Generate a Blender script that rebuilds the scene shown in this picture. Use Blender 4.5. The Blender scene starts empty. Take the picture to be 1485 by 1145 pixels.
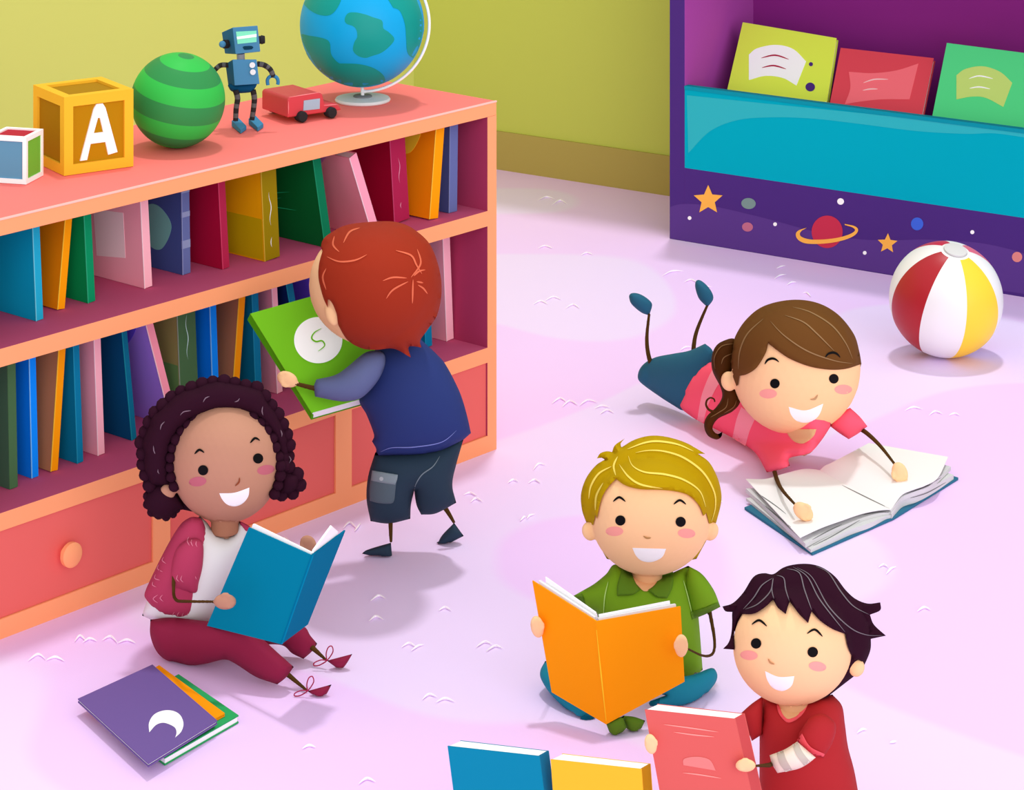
import bpy, bmesh, math, random
import numpy as np
from mathutils import Vector, Matrix, geometry
from mathutils.bvhtree import BVHTree
from mathutils.kdtree import KDTree
random.seed(4)
# ------------------------------------------------------------------ camera model (a real lens shift camera)
F, HY, CX, HC = 4000.0, -680.0, 742.5, 2.9
def P(x, y, Y): return Vector(((x-CX)*Y/F, Y, HC-(y-HY)*Y/F))
def at_z(x, y, z): return P(x, y, (HC-z)*F/(y-HY))
def on_plane(cov, px):
    """px corners laid on the plane of a cover quad -> (x, y, Y)"""
    a, b, d = P(*cov[0]), P(*cov[1]), P(*cov[-1]); n = (b-a).cross(d-a); o = Vector((0, 0, HC)); r = []
    for x, y in px:
        v = P(x, y, 1)-o; r.append((x, y, (a-o).dot(n)/v.dot(n)))
    return r
def GY(y, z=0.0): return (HC-z)*F/(y-HY)
C = bpy.context.scene.collection
# ------------------------------------------------------------------ materials
def lin(h):
    h = h.lstrip('#'); r = []
    for i in (0, 2, 4):
        c = int(h[i:i+2], 16)/255
        r.append(c/12.92 if c <= 0.04045 else ((c+0.055)/1.055)**2.4)
    return (*r, 1)
_m = {}
def M(h, rough=0.75, spec=0.12, gain=1.0):
    k = (h, rough, spec, gain)
    if k in _m: return _m[k]
    m = bpy.data.materials.new('paint_'+h.strip('#')); m.use_nodes = True
    b = m.node_tree.nodes['Principled BSDF']
    g_ = max(1.0, min(gain, .96/max(lin(h)[:3]))) if gain > 1 else gain; b.inputs['Base Color'].default_value = (*[c*g_ for c in lin(h)[:3]], 1); b.inputs['Roughness'].default_value = rough
    b.inputs['Specular IOR Level'].default_value = spec
    # faint procedural variation so that the paint is not dead flat
    nt = m.node_tree; n = nt.nodes.new('ShaderNodeTexNoise'); n.inputs['Scale'].default_value = 14; n.inputs['Detail'].default_value = 3
    mp = nt.nodes.new('ShaderNodeMapRange'); mp.inputs['To Min'].default_value = rough-0.06; mp.inputs['To Max'].default_value = rough+0.06
    nt.links.new(n.outputs['Fac'], mp.inputs['Value']); nt.links.new(mp.outputs['Result'], b.inputs['Roughness'])
    _m[k] = m; return m
def two_tone(name, ha, hb, scale, thr=0.5, bump=0.0):
    m = bpy.data.materials.new(name); m.use_nodes = True; nt = m.node_tree; b = nt.nodes['Principled BSDF']
    tc = nt.nodes.new('ShaderNodeTexCoord'); n = nt.nodes.new('ShaderNodeTexNoise')
    n.inputs['Scale'].default_value = scale; n.inputs['Detail'].default_value = 0.0
    nt.links.new(tc.outputs['Object'], n.inputs['Vector'])
    r = nt.nodes.new('ShaderNodeValToRGB'); r.color_ramp.elements[0].position = thr-0.01; r.color_ramp.elements[1].position = thr+0.01
    r.color_ramp.elements[0].color = lin(ha); r.color_ramp.elements[1].color = lin(hb)
    nt.links.new(n.outputs['Fac'], r.inputs['Fac']); nt.links.new(r.outputs['Color'], b.inputs['Base Color'])
    b.inputs['Roughness'].default_value = 0.9; b.inputs['Specular IOR Level'].default_value = 0.05
    if bump:
        n2 = nt.nodes.new('ShaderNodeTexNoise'); n2.inputs['Scale'].default_value = 400
        bp = nt.nodes.new('ShaderNodeBump'); bp.inputs['Strength'].default_value = bump; bp.inputs['Distance'].default_value = 0.002
        nt.links.new(tc.outputs['Object'], n2.inputs['Vector']); nt.links.new(n2.outputs['Fac'], bp.inputs['Height']); nt.links.new(bp.outputs['Normal'], b.inputs['Normal'])
    return m
# ------------------------------------------------------------------ object helpers
def thing(name, label, cat, loc, group=None):
    o = bpy.data.objects.new(name, None); C.objects.link(o); o.location = loc; o.empty_display_size = 0.05
    o['label'] = label; o['category'] = cat
    if group: o['group'] = group
    return o
def root_loc(o):
    while o.parent: o = o.parent
    return Vector(o.location)
def obj(name, geo, mats, parent=None, smooth=None, bevel=0, label=None):
    """geo = (verts, faces[, matidx]) in world coordinates -> ONE mesh object"""
    vs, fs = geo[0], geo[1]
    base = root_loc(parent) if parent else Vector((0, 0, 0))
    me = bpy.data.meshes.new(name)
    me.from_pydata([tuple(Vector(v)-base) for v in vs], [], [tuple(f) for f in fs])
    if not isinstance(mats, (list, tuple)): mats = [mats]
    for m in mats: me.materials.append(m)
    if len(geo) > 2 and geo[2]:
        me.polygons.foreach_set('material_index', geo[2])
    bm = bmesh.new(); bm.from_mesh(me)
    bmesh.ops.recalc_face_normals(bm, faces=bm.faces); bm.to_mesh(me); bm.free()
    if smooth is not None:
        me.polygons.foreach_set('use_smooth', [True]*len(me.polygons))
        if smooth < 179: me.set_sharp_from_angle(angle=math.radians(smooth))
    me.update()
    o = bpy.data.objects.new(name, me); C.objects.link(o)
    if parent: o.parent = parent
    if label: o['label'] = label
    if bevel:
        b = o.modifiers.new('bevel', 'BEVEL'); b.width = bevel; b.segments = 2; b.limit_method = 'ANGLE'; b.angle_limit = math.radians(40)
    return o
def merge(*gs):
    V, Fc, Mi = [], [], []
    for g in gs:
        n = len(V); V += list(g[0]); Fc += [tuple(i+n for i in f) for f in g[1]]
        Mi += (list(g[2]) if len(g) > 2 and g[2] else [0]*len(g[1]))
    return V, Fc, Mi
def withmat(g, i): return (g[0], g[1], [i]*len(g[1]))
HEX = [(0, 1, 2, 3), (7, 6, 5, 4), (0, 4, 5, 1), (1, 5, 6, 2), (2, 6, 7, 3), (3, 7, 4, 0)]
def hexa(a, b, mi=None): return (list(a)+list(b), list(HEX), mi or [0]*6)
def hexpx(a, Ya, b, Yb, mi=None):
    ya = Ya if isinstance(Ya, (list, tuple)) else [Ya]*4; yb = Yb if isinstance(Yb, (list, tuple)) else [Yb]*4
    return hexa([P(x, y, Y) for (x, y), Y in zip(a, ya)], [P(x, y, Y) for (x, y), Y in zip(b, yb)], mi)
# ------------------------------------------------------------------ 2-D outlines
def pts(s):
    r = []
    for t in s.split():
        c = t.endswith('*'); x, y = t.rstrip('*').split(','); r.append((float(x), float(y), c))
    return r
def curve(s, closed=True, step=3.0):
    p = pts(s) if isinstance(s, str) else s; n = len(p); out = []
    for i in range(n if closed else n-1):
        a, b = p[i], p[(i+1) % n]
        z = p[i-1] if (closed or i > 0) else a; e = p[(i+2) % n] if (closed or i+2 < n) else b
        m0 = ((b[0]-z[0])/2, (b[1]-z[1])/2) if not a[2] else (b[0]-a[0], b[1]-a[1])
        m1 = ((e[0]-a[0])/2, (e[1]-a[1])/2) if not b[2] else (b[0]-a[0], b[1]-a[1])
        L = math.hypot(b[0]-a[0], b[1]-a[1]); k = max(1, int(round(L/step)))
        # keep tangents from overshooting
        for m in (0, 1):
            mm = (m0, m1)[m]; q = math.hypot(*mm)
            if q > 1.3*L and q > 0: mm = (mm[0]*1.3*L/q, mm[1]*1.3*L/q)
            if m == 0: m0 = mm
            else: m1 = mm
        for j in range(k):
            t = j/k; h00 = 2*t**3-3*t*t+1; h10 = t**3-2*t*t+t; h01 = -2*t**3+3*t*t; h11 = t**3-t*t
            out.append((h00*a[0]+h10*m0[0]+h01*b[0]+h11*m1[0], h00*a[1]+h10*m0[1]+h01*b[1]+h11*m1[1]))
    if not closed: out.append(p[-1][:2])
    return out
def ell(cx, cy, rx, ry, ang=0, n=None):
    n = n or max(12, int(2*math.pi*max(rx, ry)/3)); a = math.radians(ang); r = []
    for i in range(n):
        t = 2*math.pi*i/n; x, y = rx*math.cos(t), ry*math.sin(t)
        r.append((cx+x*math.cos(a)-y*math.sin(a), cy+x*math.sin(a)+y*math.cos(a)))
    return r
def stroke_poly(s, w, taper=True, step=3.0):
    c = curve(s, False, step) if isinstance(s, str) else s; n = len(c); L, R = [], []
    for i, (x, y) in enumerate(c):
        a = c[max(0, i-1)]; b = c[min(n-1, i+1)]; dx, dy = b[0]-a[0], b[1]-a[1]; q = math.hypot(dx, dy) or 1
        t = i/(n-1); hw = w/2*(max(0.18, math.sin(math.pi*t)**0.6) if taper is True else (1-taper*t if taper else 1))
        L.append((x-dy/q*hw, y+dx/q*hw)); R.append((x+dy/q*hw, y-dx/q*hw))
    return L+R[::-1]
def mesh2d(poly, g):
    A = np.array(poly); x0, y0 = A.min(0); x1, y1 = A.max(0); ins = []
    B = np.roll(A, -1, 0); D = B-A; LL = (D**2).sum(1)+1e-9
    j = 0; y = y0+g*0.5
    while y < y1:
        x = x0+(g*0.5 if j % 2 else 0)+g*0.1
        while x < x1:
            q = np.array((x, y)); t = np.clip(((q-A)*D).sum(1)/LL, 0, 1); d = np.sqrt((((A+D*t[:, None])-q)**2).sum(1)).min()
            if d > g*0.45:
                cr = ((A[:, 1] > y) != (B[:, 1] > y)) & (x < (B[:, 0]-A[:, 0])*(y-A[:, 1])/(B[:, 1]-A[:, 1]+1e-12)+A[:, 0])
                if cr.sum() % 2: ins.append((x, y))
            x += g
        y += g*0.87; j += 1
    n = len(poly)
    v, e, f, *_ = geometry.delaunay_2d_cdt([Vector(p) for p in poly]+[Vector(p) for p in ins], [], [list(range(n))], 1, 1e-5)
    V = [(q.x, q.y) for q in v]
    cnt = {}
    for t in f:
        for a, b in zip(t, t[1:]+t[:1]): cnt[frozenset((a, b))] = cnt.get(frozenset((a, b)), 0)+1
    be = [(a, b) for t in f for a, b in zip(t, t[1:]+t[:1]) if cnt[frozenset((a, b))] == 1]
    bd = {i for q in be for i in q}
    return V, [tuple(t) for t in f], be, bd
def poisson(V, T, bd):
    n = len(V); K = np.zeros((n, n)); m = np.zeros(n); A = np.array(V)
    for t in T:
        if len(t) != 3: continue
        p = A[list(t)]; ar = abs(np.cross(p[1]-p[0], p[2]-p[0]))/2+1e-9
        for i in range(3):
            a, b, c = t[i], t[(i+1) % 3], t[(i+2) % 3]
            u, w = A[b]-A[a], A[c]-A[a]; cot = (u@w)/(abs(np.cross(u, w))+1e-9)/2
            K[b, c] -= cot; K[c, b] -= cot; K[b, b] += cot; K[c, c] += cot; m[t[i]] += ar/3
    for i in bd: K[i, :] = 0; K[i, i] = 1; m[i] = 0
    ph = np.linalg.solve(K+np.eye(n)*1e-9, 4*m)
    return np.sqrt(np.maximum(ph, 0))
def yf(Y):
    """a depth: number, function, or plane through three (x,y,Y)"""
    if callable(Y): return Y
    if isinstance(Y, (int, float)): return lambda x, y: Y
    M3 = np.array([[a, b, 1] for a, b, _ in Y]); c = np.linalg.solve(M3, np.array([q[2] for q in Y]))
    return lambda x, y: float(c[0]*x+c[1]*y+c[2])
def inflate(outline, Y, flat=1.0, front=1.0, back=1.0, tmax=None, g=None, floor=0.004):
    poly = curve(outline) if isinstance(outline, str) else outline
    A = np.array(poly); sz = (A.max(0)-A.min(0)).max(); g = g or max(3.0, sz/30)
    V, T, be, bd = mesh2d(poly, g); t = poisson(V, T, bd)*flat
    if tmax: t = tmax*np.tanh(t/tmax)
    Y = yf(Y); fr, bk, idx = [], [], {}
    vs = []
    for i, (x, y) in enumerate(V):
        y0 = Y(x, y); w = t[i]*y0/F
        vs.append(P(x, y, y0-w*front)); fr.append(i)
    for i, (x, y) in enumerate(V):
        if i in bd: bk.append(i)
        else:
            y0 = Y(x, y); w = t[i]*y0/F; bk.append(len(vs)); vs.append(P(x, y, y0+w*back))
    for q in vs:
        if q.z < floor: q.z = floor
    return vs, [tuple(fr[i] for i in f) for f in T]+[tuple(bk[i] for i in reversed(f)) for f in T]
def bvh(*gs):
    g = merge(*gs); return BVHTree.FromPolygons([tuple(v) for v in g[0]], g[1])
O0 = Vector((0, 0, HC))
def drape(outline, target, lift=0.0015, puff=0.0, g=None, step=3.0, embed=0.001, off=0.0):
    poly = curve(outline, True, step) if isinstance(outline, str) else outline
    A = np.array(poly); sz = (A.max(0)-A.min(0)).max(); g = g or max(2.2, sz/26)
    V, T, be, bd = mesh2d(poly, g)
    Ys = []
    for x, y in V:
        h = target.ray_cast(O0, (P(x, y, 1)-O0).normalized()); Ys.append(h[0].y if h[0] is not None else None)
    hit = [i for i, q in enumerate(Ys) if q is not None]
    for i, q in enumerate(Ys):
        if q is None: 
            k = min(hit, key=lambda j: (V[j][0]-V[i][0])**2+(V[j][1]-V[i][1])**2); V[i]
            Ys[i] = Ys[k]
    t = np.zeros(len(V))
    if puff: t = poisson(V, T, bd)*Ys[0]/F; t = puff*np.tanh(t/puff)
    vs = [P(x, y, Ys[i]-lift-t[i]) for i, (x, y) in enumerate(V)]+[P(x, y, Ys[i]+embed) for i, (x, y) in enumerate(V)]
    n = len(V)
    return vs, list(T)+[tuple(i+n for i in reversed(f)) for f in T]+[(b, a, a+n, b+n) for a, b in be]
_ico = None
def ico():
    global _ico
    if _ico is None:
        bm = bmesh.new(); bmesh.ops.create_icosphere(bm, subdivisions=4, radius=1)
        _ico = ([v.co.copy() for v in bm.verts], [tuple(v.index for v in f.verts) for f in bm.faces]); bm.free()
    return _ico
def ball(cx, cy, rx, ry, Y, dep=None, ang=0):
    V, Fc = ico(); dep = dep or max(rx, ry); a = math.radians(ang); r = []
    for v in V:
        x, y = v.x*rx, -v.z*ry
        r.append(P(cx+x*math.cos(a)-y*math.sin(a), cy+x*math.sin(a)+y*math.cos(a), Y+v.y*dep*Y/F))
    return r, list(Fc)
def sphere(c, r, sc=(1, 1, 1), sub=3):
    bm = bmesh.new(); bmesh.ops.create_icosphere(bm, subdivisions=sub, radius=r)
    g = ([Vector((v.co.x*sc[0], v.co.y*sc[1], v.co.z*sc[2]))+Vector(c) for v in bm.verts], [tuple(v.index for v in f.verts) for f in bm.faces]); bm.free(); return g
def tube(path, rad, n=14, closed=False):
    """path of world points, rad = number or list (metres)"""
    path = [Vector(p) for p in path]; m = len(path); rs = rad if isinstance(rad, (list, tuple)) else [rad]*m
    vs, fs = [], []; up = None
    for i, p in enumerate(path):
        a = path[(i-1) % m] if (closed or i) else p; b = path[(i+1) % m] if (closed or i < m-1) else p
        d = (b-a).normalized()
        if up is None: up = d.orthogonal().normalized()
        up = (up-d*up.dot(d)).normalized(); w = d.cross(up)
        for k in range(n):
            t = 2*math.pi*k/n; vs.append(p+(up*math.cos(t)+w*math.sin(t))*rs[i])
    for i in range(m if closed else m-1):
        for k in range(n):
            j = (i+1) % m; fs.append((i*n+k, i*n+(k+1) % n, j*n+(k+1) % n, j*n+k))
    if not closed: fs += [tuple(range(n))[::-1], tuple((m-1)*n+k for k in range(n))]
    return vs, fs
def stick(s, Ys, w0, w1=None, step=3.0, n=14):
    """tube along a smooth line; Ys depth at start and end, widths in px"""
    c = curve(s, False, step); m = len(c); w1 = w0 if w1 is None else w1; path, rs = [], []
    for i, (x, y) in enumerate(c):
        t = i/(m-1)
        if isinstance(Ys, (int, float)): Y = Ys
        else:
            q = t*(len(Ys)-1); k = min(int(q), len(Ys)-2); Y = Ys[k]+(Ys[k+1]-Ys[k])*(q-k)
        path.append(P(x, y, Y)); rs.append((w0+(w1-w0)*t)/2*Y/F)
    return tube(path, rs, n)
def limb3(q, n=14):
    """list of (x, y, Y, width px), smoothed"""
    out = []; m = len(q)
    for i in range(m-1):
        a, b = q[i], q[i+1]; z = q[max(0, i-1)]; e = q[min(m-1, i+2)]; k = max(2, int(math.hypot(b[0]-a[0], b[1]-a[1])/2.5))
        for j in range(k+(i == m-2)):
            t = j/k; out.append([.5*((2*a[c])+(b[c]-z[c])*t+(2*z[c]-5*a[c]+4*b[c]-e[c])*t*t+(-z[c]+3*a[c]-3*b[c]+e[c])*t**3) for c in range(4)])
    return tube([P(x, y, Y) for x, y, Y, w in out], [max(.8, w)/2*Y/F for x, y, Y, w in out], n)
def cyl(a, b, r, n=24, r2=None): return tube([a, b], [r, r if r2 is None else r2], n)
def lathe(c, prof, n=40):
    vs, fs = [], []
    for r, z in prof:
        for k in range(n):
            t = 2*math.pi*k/n; vs.append(Vector(c)+Vector((r*math.cos(t), r*math.sin(t), z)))
    for i in range(len(prof)-1):
        for k in range(n): fs.append((i*n+k, i*n+(k+1) % n, (i+1)*n+(k+1) % n, (i+1)*n+k))
    fs += [tuple(range(n))[::-1], tuple((len(prof)-1)*n+k for k in range(n))]
    return vs, fs
def slab(quad, th, mi=None, off=0.0):
    """quad of (x,y,Y) px corners -> solid th thick going away from the camera"""
    a = [P(*q) for q in quad]
    pn = (a[1]-a[0]).cross(a[-1]-a[0])               # keep the face planar: move the other corners along their sight lines
    for i in range(2, len(a)-1):
        d_ = a[i]-O0; a[i] = O0+d_*((a[0]-O0).dot(pn)/d_.dot(pn))
    nrm = Vector((0, 0, 0))
    for i in range(len(a)): nrm += a[i].cross(a[(i+1) % len(a)])
    nrm.normalize()
    if nrm.dot(a[0]-O0) < 0: nrm = -nrm
    f = [q+nrm*off for q in a]; b = [q+nrm*(off+th) for q in a]; n = len(a)
    vs = f+b; fs = [tuple(range(n)), tuple(range(2*n-1, n-1, -1))]+[(i, i+n, (i+1) % n+n, (i+1) % n) for i in range(n)]
    return vs, fs, mi or [0]*len(fs)

# ================================================================== SETTING
carpet = two_tone('lilac_carpet', 'F0CDFD', 'EED8FD', 0.9, 0.52, 0.15)
def plane(a, b, c, d, th):
    n = (b-a).cross(d-a).normalized()*th
    return hexa([a, b, c, d], [a+n, b+n, c+n, d+n])
fl = obj('floor', hexa([Vector((-7, 3, 0)), Vector((8, 3, 0)), Vector((8, 18, 0)), Vector((-7, 18, 0))], [Vector((-7, 3, -.1)), Vector((8, 3, -.1)), Vector((8, 18, -.1)), Vector((-7, 18, -.1))]), carpet)
fl['kind'] = 'structure'
W0 = at_z(727, 245.5, 0)
WD = Vector((-.8317, .5552, 0))                      # along the back wall, towards the far left
WN = Vector((.5552, .8317, 0))                       # away from the room
CORN = W0+WD*0.49
US, VS = Vector((.6529, .7574, 0)), Vector((-.7574, .6529, 0))
def wallbox(a, b, n, z0, z1, t0, t1):
    Z0, Z1 = Vector((0, 0, z0)), Vector((0, 0, z1))
    return hexa([a+n*t0+Z0, b+n*t0+Z0, b+n*t0+Z1, a+n*t0+Z1], [a+n*t1+Z0, b+n*t1+Z0, b+n*t1+Z1, a+n*t1+Z1])
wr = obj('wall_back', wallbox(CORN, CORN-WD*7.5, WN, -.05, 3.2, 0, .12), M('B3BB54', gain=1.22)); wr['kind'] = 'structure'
wl = obj('wall_left', wallbox(CORN, CORN-US*7.5, VS, -.05, 3.2, 0, .12), M('CFD46E', gain=1.08)); wl['kind'] = 'structure'  # lighter green than the back wall: the light on it is painted in
# baseboard: top at y=190 where the floor line is at 245.5
bh = HC-(190-HY)*W0.y/F
b1 = obj('baseboard_back', wallbox(CORN, CORN-WD*7.5, WN, 0, bh, -.012, 0.0), M('A5954F', gain=1.2)); b1['kind'] = 'structure'
b2 = obj('baseboard_left', wallbox(CORN, CORN-US*7.5, VS, 0, bh, -.012, 0.0), M('A5954F', gain=1.2)); b2['kind'] = 'structure'
# carpet pile marks: curved raised white tufts
arcs = """148,928 160,922 170,931|170,932 184,927 197,932|40,958 55,948 66,955|66,957 80,952 94,958|108,930 116,921 125,929|120,931 130,925 141,929|497,766 507,757 517,766|514,770 523,758|405,786 413,780 423,789|537,871 549,863 560,868|535,900 545,893 556,898|582,938 593,932 604,938|596,943 606,936 615,934|636,885 645,880 655,885|690,938 703,930 714,934|705,944 718,936 730,940|612,1014 622,1006 634,1010|632,1018 645,1012 660,1017|672,717 682,714 692,719|682,728 690,722 700,727|754,755 760,749 764,749|764,752 768,747 776,745|773,681 781,672 792,674|766,700 775,695 784,700|780,290 792,285 804,288|800,297 812,290 823,296|773,441 784,436 795,441|790,436 802,430 814,434|820,447 831,441 841,447|800,585 812,577 822,583|815,590 826,581 838,587|840,588 852,580 866,583|862,592 872,588 884,590|960,400 974,393 991,393|992,409 1002,405 1012,410|1013,420 1022,415 1032,416|1123,404 1131,399 1140,398|1141,413 1148,409 1155,409|1164,425 1170,424 1176,430|1126,389 1133,386 1139,385|986,508 994,503 1004,503|1312,595 1324,590 1338,593|1347,602 1356,596 1367,600|1376,602 1384,599 1392,602|1330,886 1340,880 1350,884|1274,822 1281,818 1288,822|1285,832 1292,824 1300,821|1243,1062 1250,1057 1257,1057|1290,1076 1300,1074|1040,727 1048,727|520,1136 532,1128 545,1133|438,1085 448,1080 458,1083|1335,700 1345,696 1352,700|870,600 880,594 890,598|780,360 790,356 802,360|842,370 851,366 860,369|736,700 744,695 752,698"""
gs = []
for a in arcs.split('|'):
    c = curve(a, False, 2.5); n = len(c); path = [at_z(x, y, .004) for x, y in c]
    gs.append(tube(path, [0.0028*max(.15, math.sin(math.pi*(i/(n-1))))*1.25 for i in range(n)], 6))
tf = obj('carpet_pile', merge(*gs), M('FFF6FF'), smooth=60); tf['kind'] = 'stuff'; tf['label'] = 'white curved tufts of pile raised on the lilac carpet'; tf['category'] = 'carpet pile'

# ================================================================== BOOKSHELF
SO = at_z(720, 651, 0)
def SP(s, d, z): return SO-US*s+VS*d+Vector((0, 0, z))
def sbox(s0, s1, d0, d1, z0, z1, mi=None):
    # faces: 0 front, 1 back, 2 bottom, 3 left(far s), 4 top, 5 right
    return hexa([SP(s0, d0, z0), SP(s1, d0, z0), SP(s1, d0, z1), SP(s0, d0, z1)], [SP(s0, d1, z0), SP(s1, d1, z0), SP(s1, d1, z1), SP(s0, d1, z1)], mi)
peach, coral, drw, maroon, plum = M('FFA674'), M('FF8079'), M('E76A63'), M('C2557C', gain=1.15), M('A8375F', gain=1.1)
HT, L0, DP = 1.10, 2.11, 0.60
shelf = thing('bookshelf', 'long coral and peach wooden bookshelf with two open shelves above drawers', 'bookshelf', SP(L0/2, DP/2, 0))
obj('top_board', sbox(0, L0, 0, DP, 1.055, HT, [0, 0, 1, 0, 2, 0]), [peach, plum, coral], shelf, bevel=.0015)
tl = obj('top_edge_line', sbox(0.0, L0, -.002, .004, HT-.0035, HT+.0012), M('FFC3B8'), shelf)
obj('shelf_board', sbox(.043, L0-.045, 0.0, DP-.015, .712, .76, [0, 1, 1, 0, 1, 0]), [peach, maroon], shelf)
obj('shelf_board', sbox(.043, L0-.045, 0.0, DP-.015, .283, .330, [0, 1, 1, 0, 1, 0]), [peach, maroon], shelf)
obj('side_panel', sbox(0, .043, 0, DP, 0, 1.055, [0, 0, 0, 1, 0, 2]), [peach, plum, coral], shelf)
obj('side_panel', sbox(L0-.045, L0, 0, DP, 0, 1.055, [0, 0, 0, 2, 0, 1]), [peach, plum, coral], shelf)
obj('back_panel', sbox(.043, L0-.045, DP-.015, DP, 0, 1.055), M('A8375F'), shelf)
obj('base_rail', sbox(.043, L0-.045, 0, DP-.015, 0, .052), peach, shelf)
for a, b in ((.656, .724), (1.380, 1.444)): obj('divider', sbox(a, b, 0, DP-.015, .052, .283), peach, shelf)
for a, b in ((.043, .656), (.724, 1.380), (1.444, L0-.045)):
    d = obj('drawer', sbox(a+.001, b-.001, .006, .40, .053, .282), drw, shelf)
    c = (a+b)/2
    kc = SP(c, 0.006, .165)
    obj('drawer_knob', merge(cyl(kc, kc-VS*.018, .014), tube([kc-VS*.016, kc-VS*.022, kc-VS*.034, kc-VS*.040], [.024, .033, .033, .024], 36)), peach, d, smooth=50)
# ------------------------------------------------------------------ books on the shelves
def s_of(x, z, d):
    a = SP(0, d, z); k = (x-CX)/F; return (a.x-k*a.y)/(US.x-k*US.y)
def sd_at(x, y, z):
    r = at_z(x, y, z)-SO; return -(r.dot(US)), r.dot(VS)
def shelf_book(kind, xb0, yb0, xb1, xt0, yt0, z0, h, D, hc, hs, label, group, edge=None, extra=None, yb=None):
    """spine bottom-left/right px at board height z0 and the px of the spine's left edge high up -> leaning hardback"""
    s0, d0 = sd_at(xb0, yb0, z0)
    d0 = max(d0, 0.012)
    s1 = s_of(xb1, z0, d0); t = max(.012, s0-s1)
    # lean: where the left edge passes (xt0,yt0)
    A = SP(0, d0, 0); k = (xt0-CX)/F; st = (A.x-k*A.y)/(US.x-k*US.y); Yt = A.y-US.y*st; zt = HC-(yt0-HY)*Yt/F
    ln = math.atan2(s0-st, zt-z0)                      # positive: leans to the right
    piv = s0-t if ln > 0 else s0
    ax, az = math.cos(ln), math.sin(ln)
    def BP(a, d, z):                                    # a from right side (0) to left (t), rotated about the pivot
        aa = a if ln > 0 else a-t
        return SP(piv+aa*ax-z*az, d0+d, z0+.0005+aa*az*(1 if ln > 0 else 1)+z*ax) if ln > 0 else SP(piv+aa*ax-z*az, d0+d, z0+.0005+aa*az+z*ax)
    def bx(a0, a1, da, db, za, zb): return hexa([BP(a0, da, za), BP(a1, da, za), BP(a1, da, zb), BP(a0, da, zb)], [BP(a0, db, za), BP(a1, db, za), BP(a1, db, zb), BP(a0, db, zb)])
    c = .0025; r = thing('book', label, 'book', BP(t/2, D/2, 0), group)
    cov = merge(bx(0, c, c, D, 0, h), bx(t-c, t, c, D, 0, h))
    co = obj('cover', cov, M(hc, gain=1.75), r)
    obj('spine', bx(0, t, 0, c, 0, h), M(hs, gain=1.2), r, bevel=.0008)
    obj('pages', bx(c, t-c, c, D-.006, .004, h-.004), M('F4EFE6'), r)
    # thin crease line where spine meets the cover
    if edge: obj('spine_crease', bx(t-.0018, t+.0006, -.0008, .0012, 0, h), M(edge), r)
    if extra: extra(r, co, BP, bx, t, h, D, c)
    return r
def cov_patch(nm, poly, hexc):
    """poly of (d, z) on the left cover, smooth outline"""
    def f(r, co, BP, bx, t, h, D, c):
        ps = curve([(d*1000, z*1000, k) for d, z, k in poly], True, 6); n = len(ps)
        vs = [BP(t+.0008, d/1000, z/1000) for d, z in ps]+[BP(t-.0005, d/1000, z/1000) for d, z in ps]
        obj(nm, (vs, [tuple(range(n)), tuple(range(2*n-1, n-1, -1))]+[(i, (i+1) % n, (i+1) % n+n, i+n) for i in range(n)]), M(hexc, gain=1.75), co)
    return f
def spine_squiggle(z0, z1, hexc):
    def f(r, co, BP, bx, t, h, D, c):
        m = 24; path = [BP(t/2+.0035*math.sin(6.2*i/m*max(.55, min(1.6, (z1-z0)*14))), -.0006, z0+(z1-z0)*i/m) for i in range(m+1)]
        obj('spine_ornament', tube(path, [.0012*math.sin(math.pi*(i+.4)/(m+.8)) for i in range(m+1)], 6), M(hexc), r)
    return f
def bands(zs, hexc):
    def f(r, co, BP, bx, t, h, D, c):
        for a, b in zs: obj('spine_band', bx(0, t+.0004, -.0007, c, a, b), M(hexc), r)
    return f
def lines(ls, hexc):
    def f(r, co, BP, bx, t, h, D, c):
        g = []
        for (d0, z0_, d1, z1_, w) in ls:
            m = 10; g.append(tube([BP(t+.0003, d0+(d1-d0)*i/m, z0_+(z1_-z0_)*i/m) for i in range(m+1)], [w*math.sin(math.pi*(i+.4)/(m+.8)) for i in range(m+1)], 6))
        obj('title_lines', merge(*g), M(hexc, gain=1.75), co)
    return f
def multi(*fs): return lambda *a: [f(*a) for f in fs]
G1, G2 = 'hardback books on the upper shelf', 'hardback books on the lower shelf'
Z1, Z2, H1, H2 = .7605, .3305, .284, .366
U = lambda *a, **k: shelf_book('u', *a, **k)
U(52.4, 466, 63, 46.6, 320, Z1, H1, .26, '0083A5', '1C9EC0', 'teal hardback at the far left end of the upper shelf', G1, edge='6FD3E8')
U(83.3, 450.5, 94, 95, 309.5, Z1, H1, .27, 'D97700', 'FFA100', 'orange hardback leaning right between the teal and green books, upper shelf left', G1, edge='FFC93A')
U(127.6, 440, 138.4, 121, 303, Z1, H1, .25, '00703C', '008A5A', 'bright green hardback left of the pale pink book with a square, upper shelf', G1, edge='2FB583')
U(209.6, 418.7, 221, 203, 284, Z1, H1, .27, 'FFA6B9', 'FFB9C8', 'pale pink hardback with a light square on its cover, upper shelf', G1, edge='FFDCE4',
  extra=multi(cov_patch('cover_label', [(.075, .075, True), (.20, .06, True), (.205, .195, True), (.075, .205, True)], 'FFD8E0'), lines([(.10, .25, .17, .252, .0008), (.10, .232, .18, .234, .0008)], 'FFE3EA')))
U(265, 399, 276.5, 263, 271, Z1, H1, .24, '2F3B6C', '5A6599', 'navy hardback with banded spine and grey green oval, upper shelf', G1, edge='8791C2',
  extra=multi(bands([(.165, .18), (.075, .098), (.235, .240)], '8C97BF'), cov_patch('cover_oval', [(.045, .13, False), (.08, .175, False), (.13, .185, False), (.18, .15, False), (.15, .07, False), (.09, .06, False)], '558583')))
U(323, 391, 333, 316, 258, Z1, H1, .26, '87052A', 'A41F45', 'dark red hardback with slim spine between navy and mustard books', G1, edge='D8436B')
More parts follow.
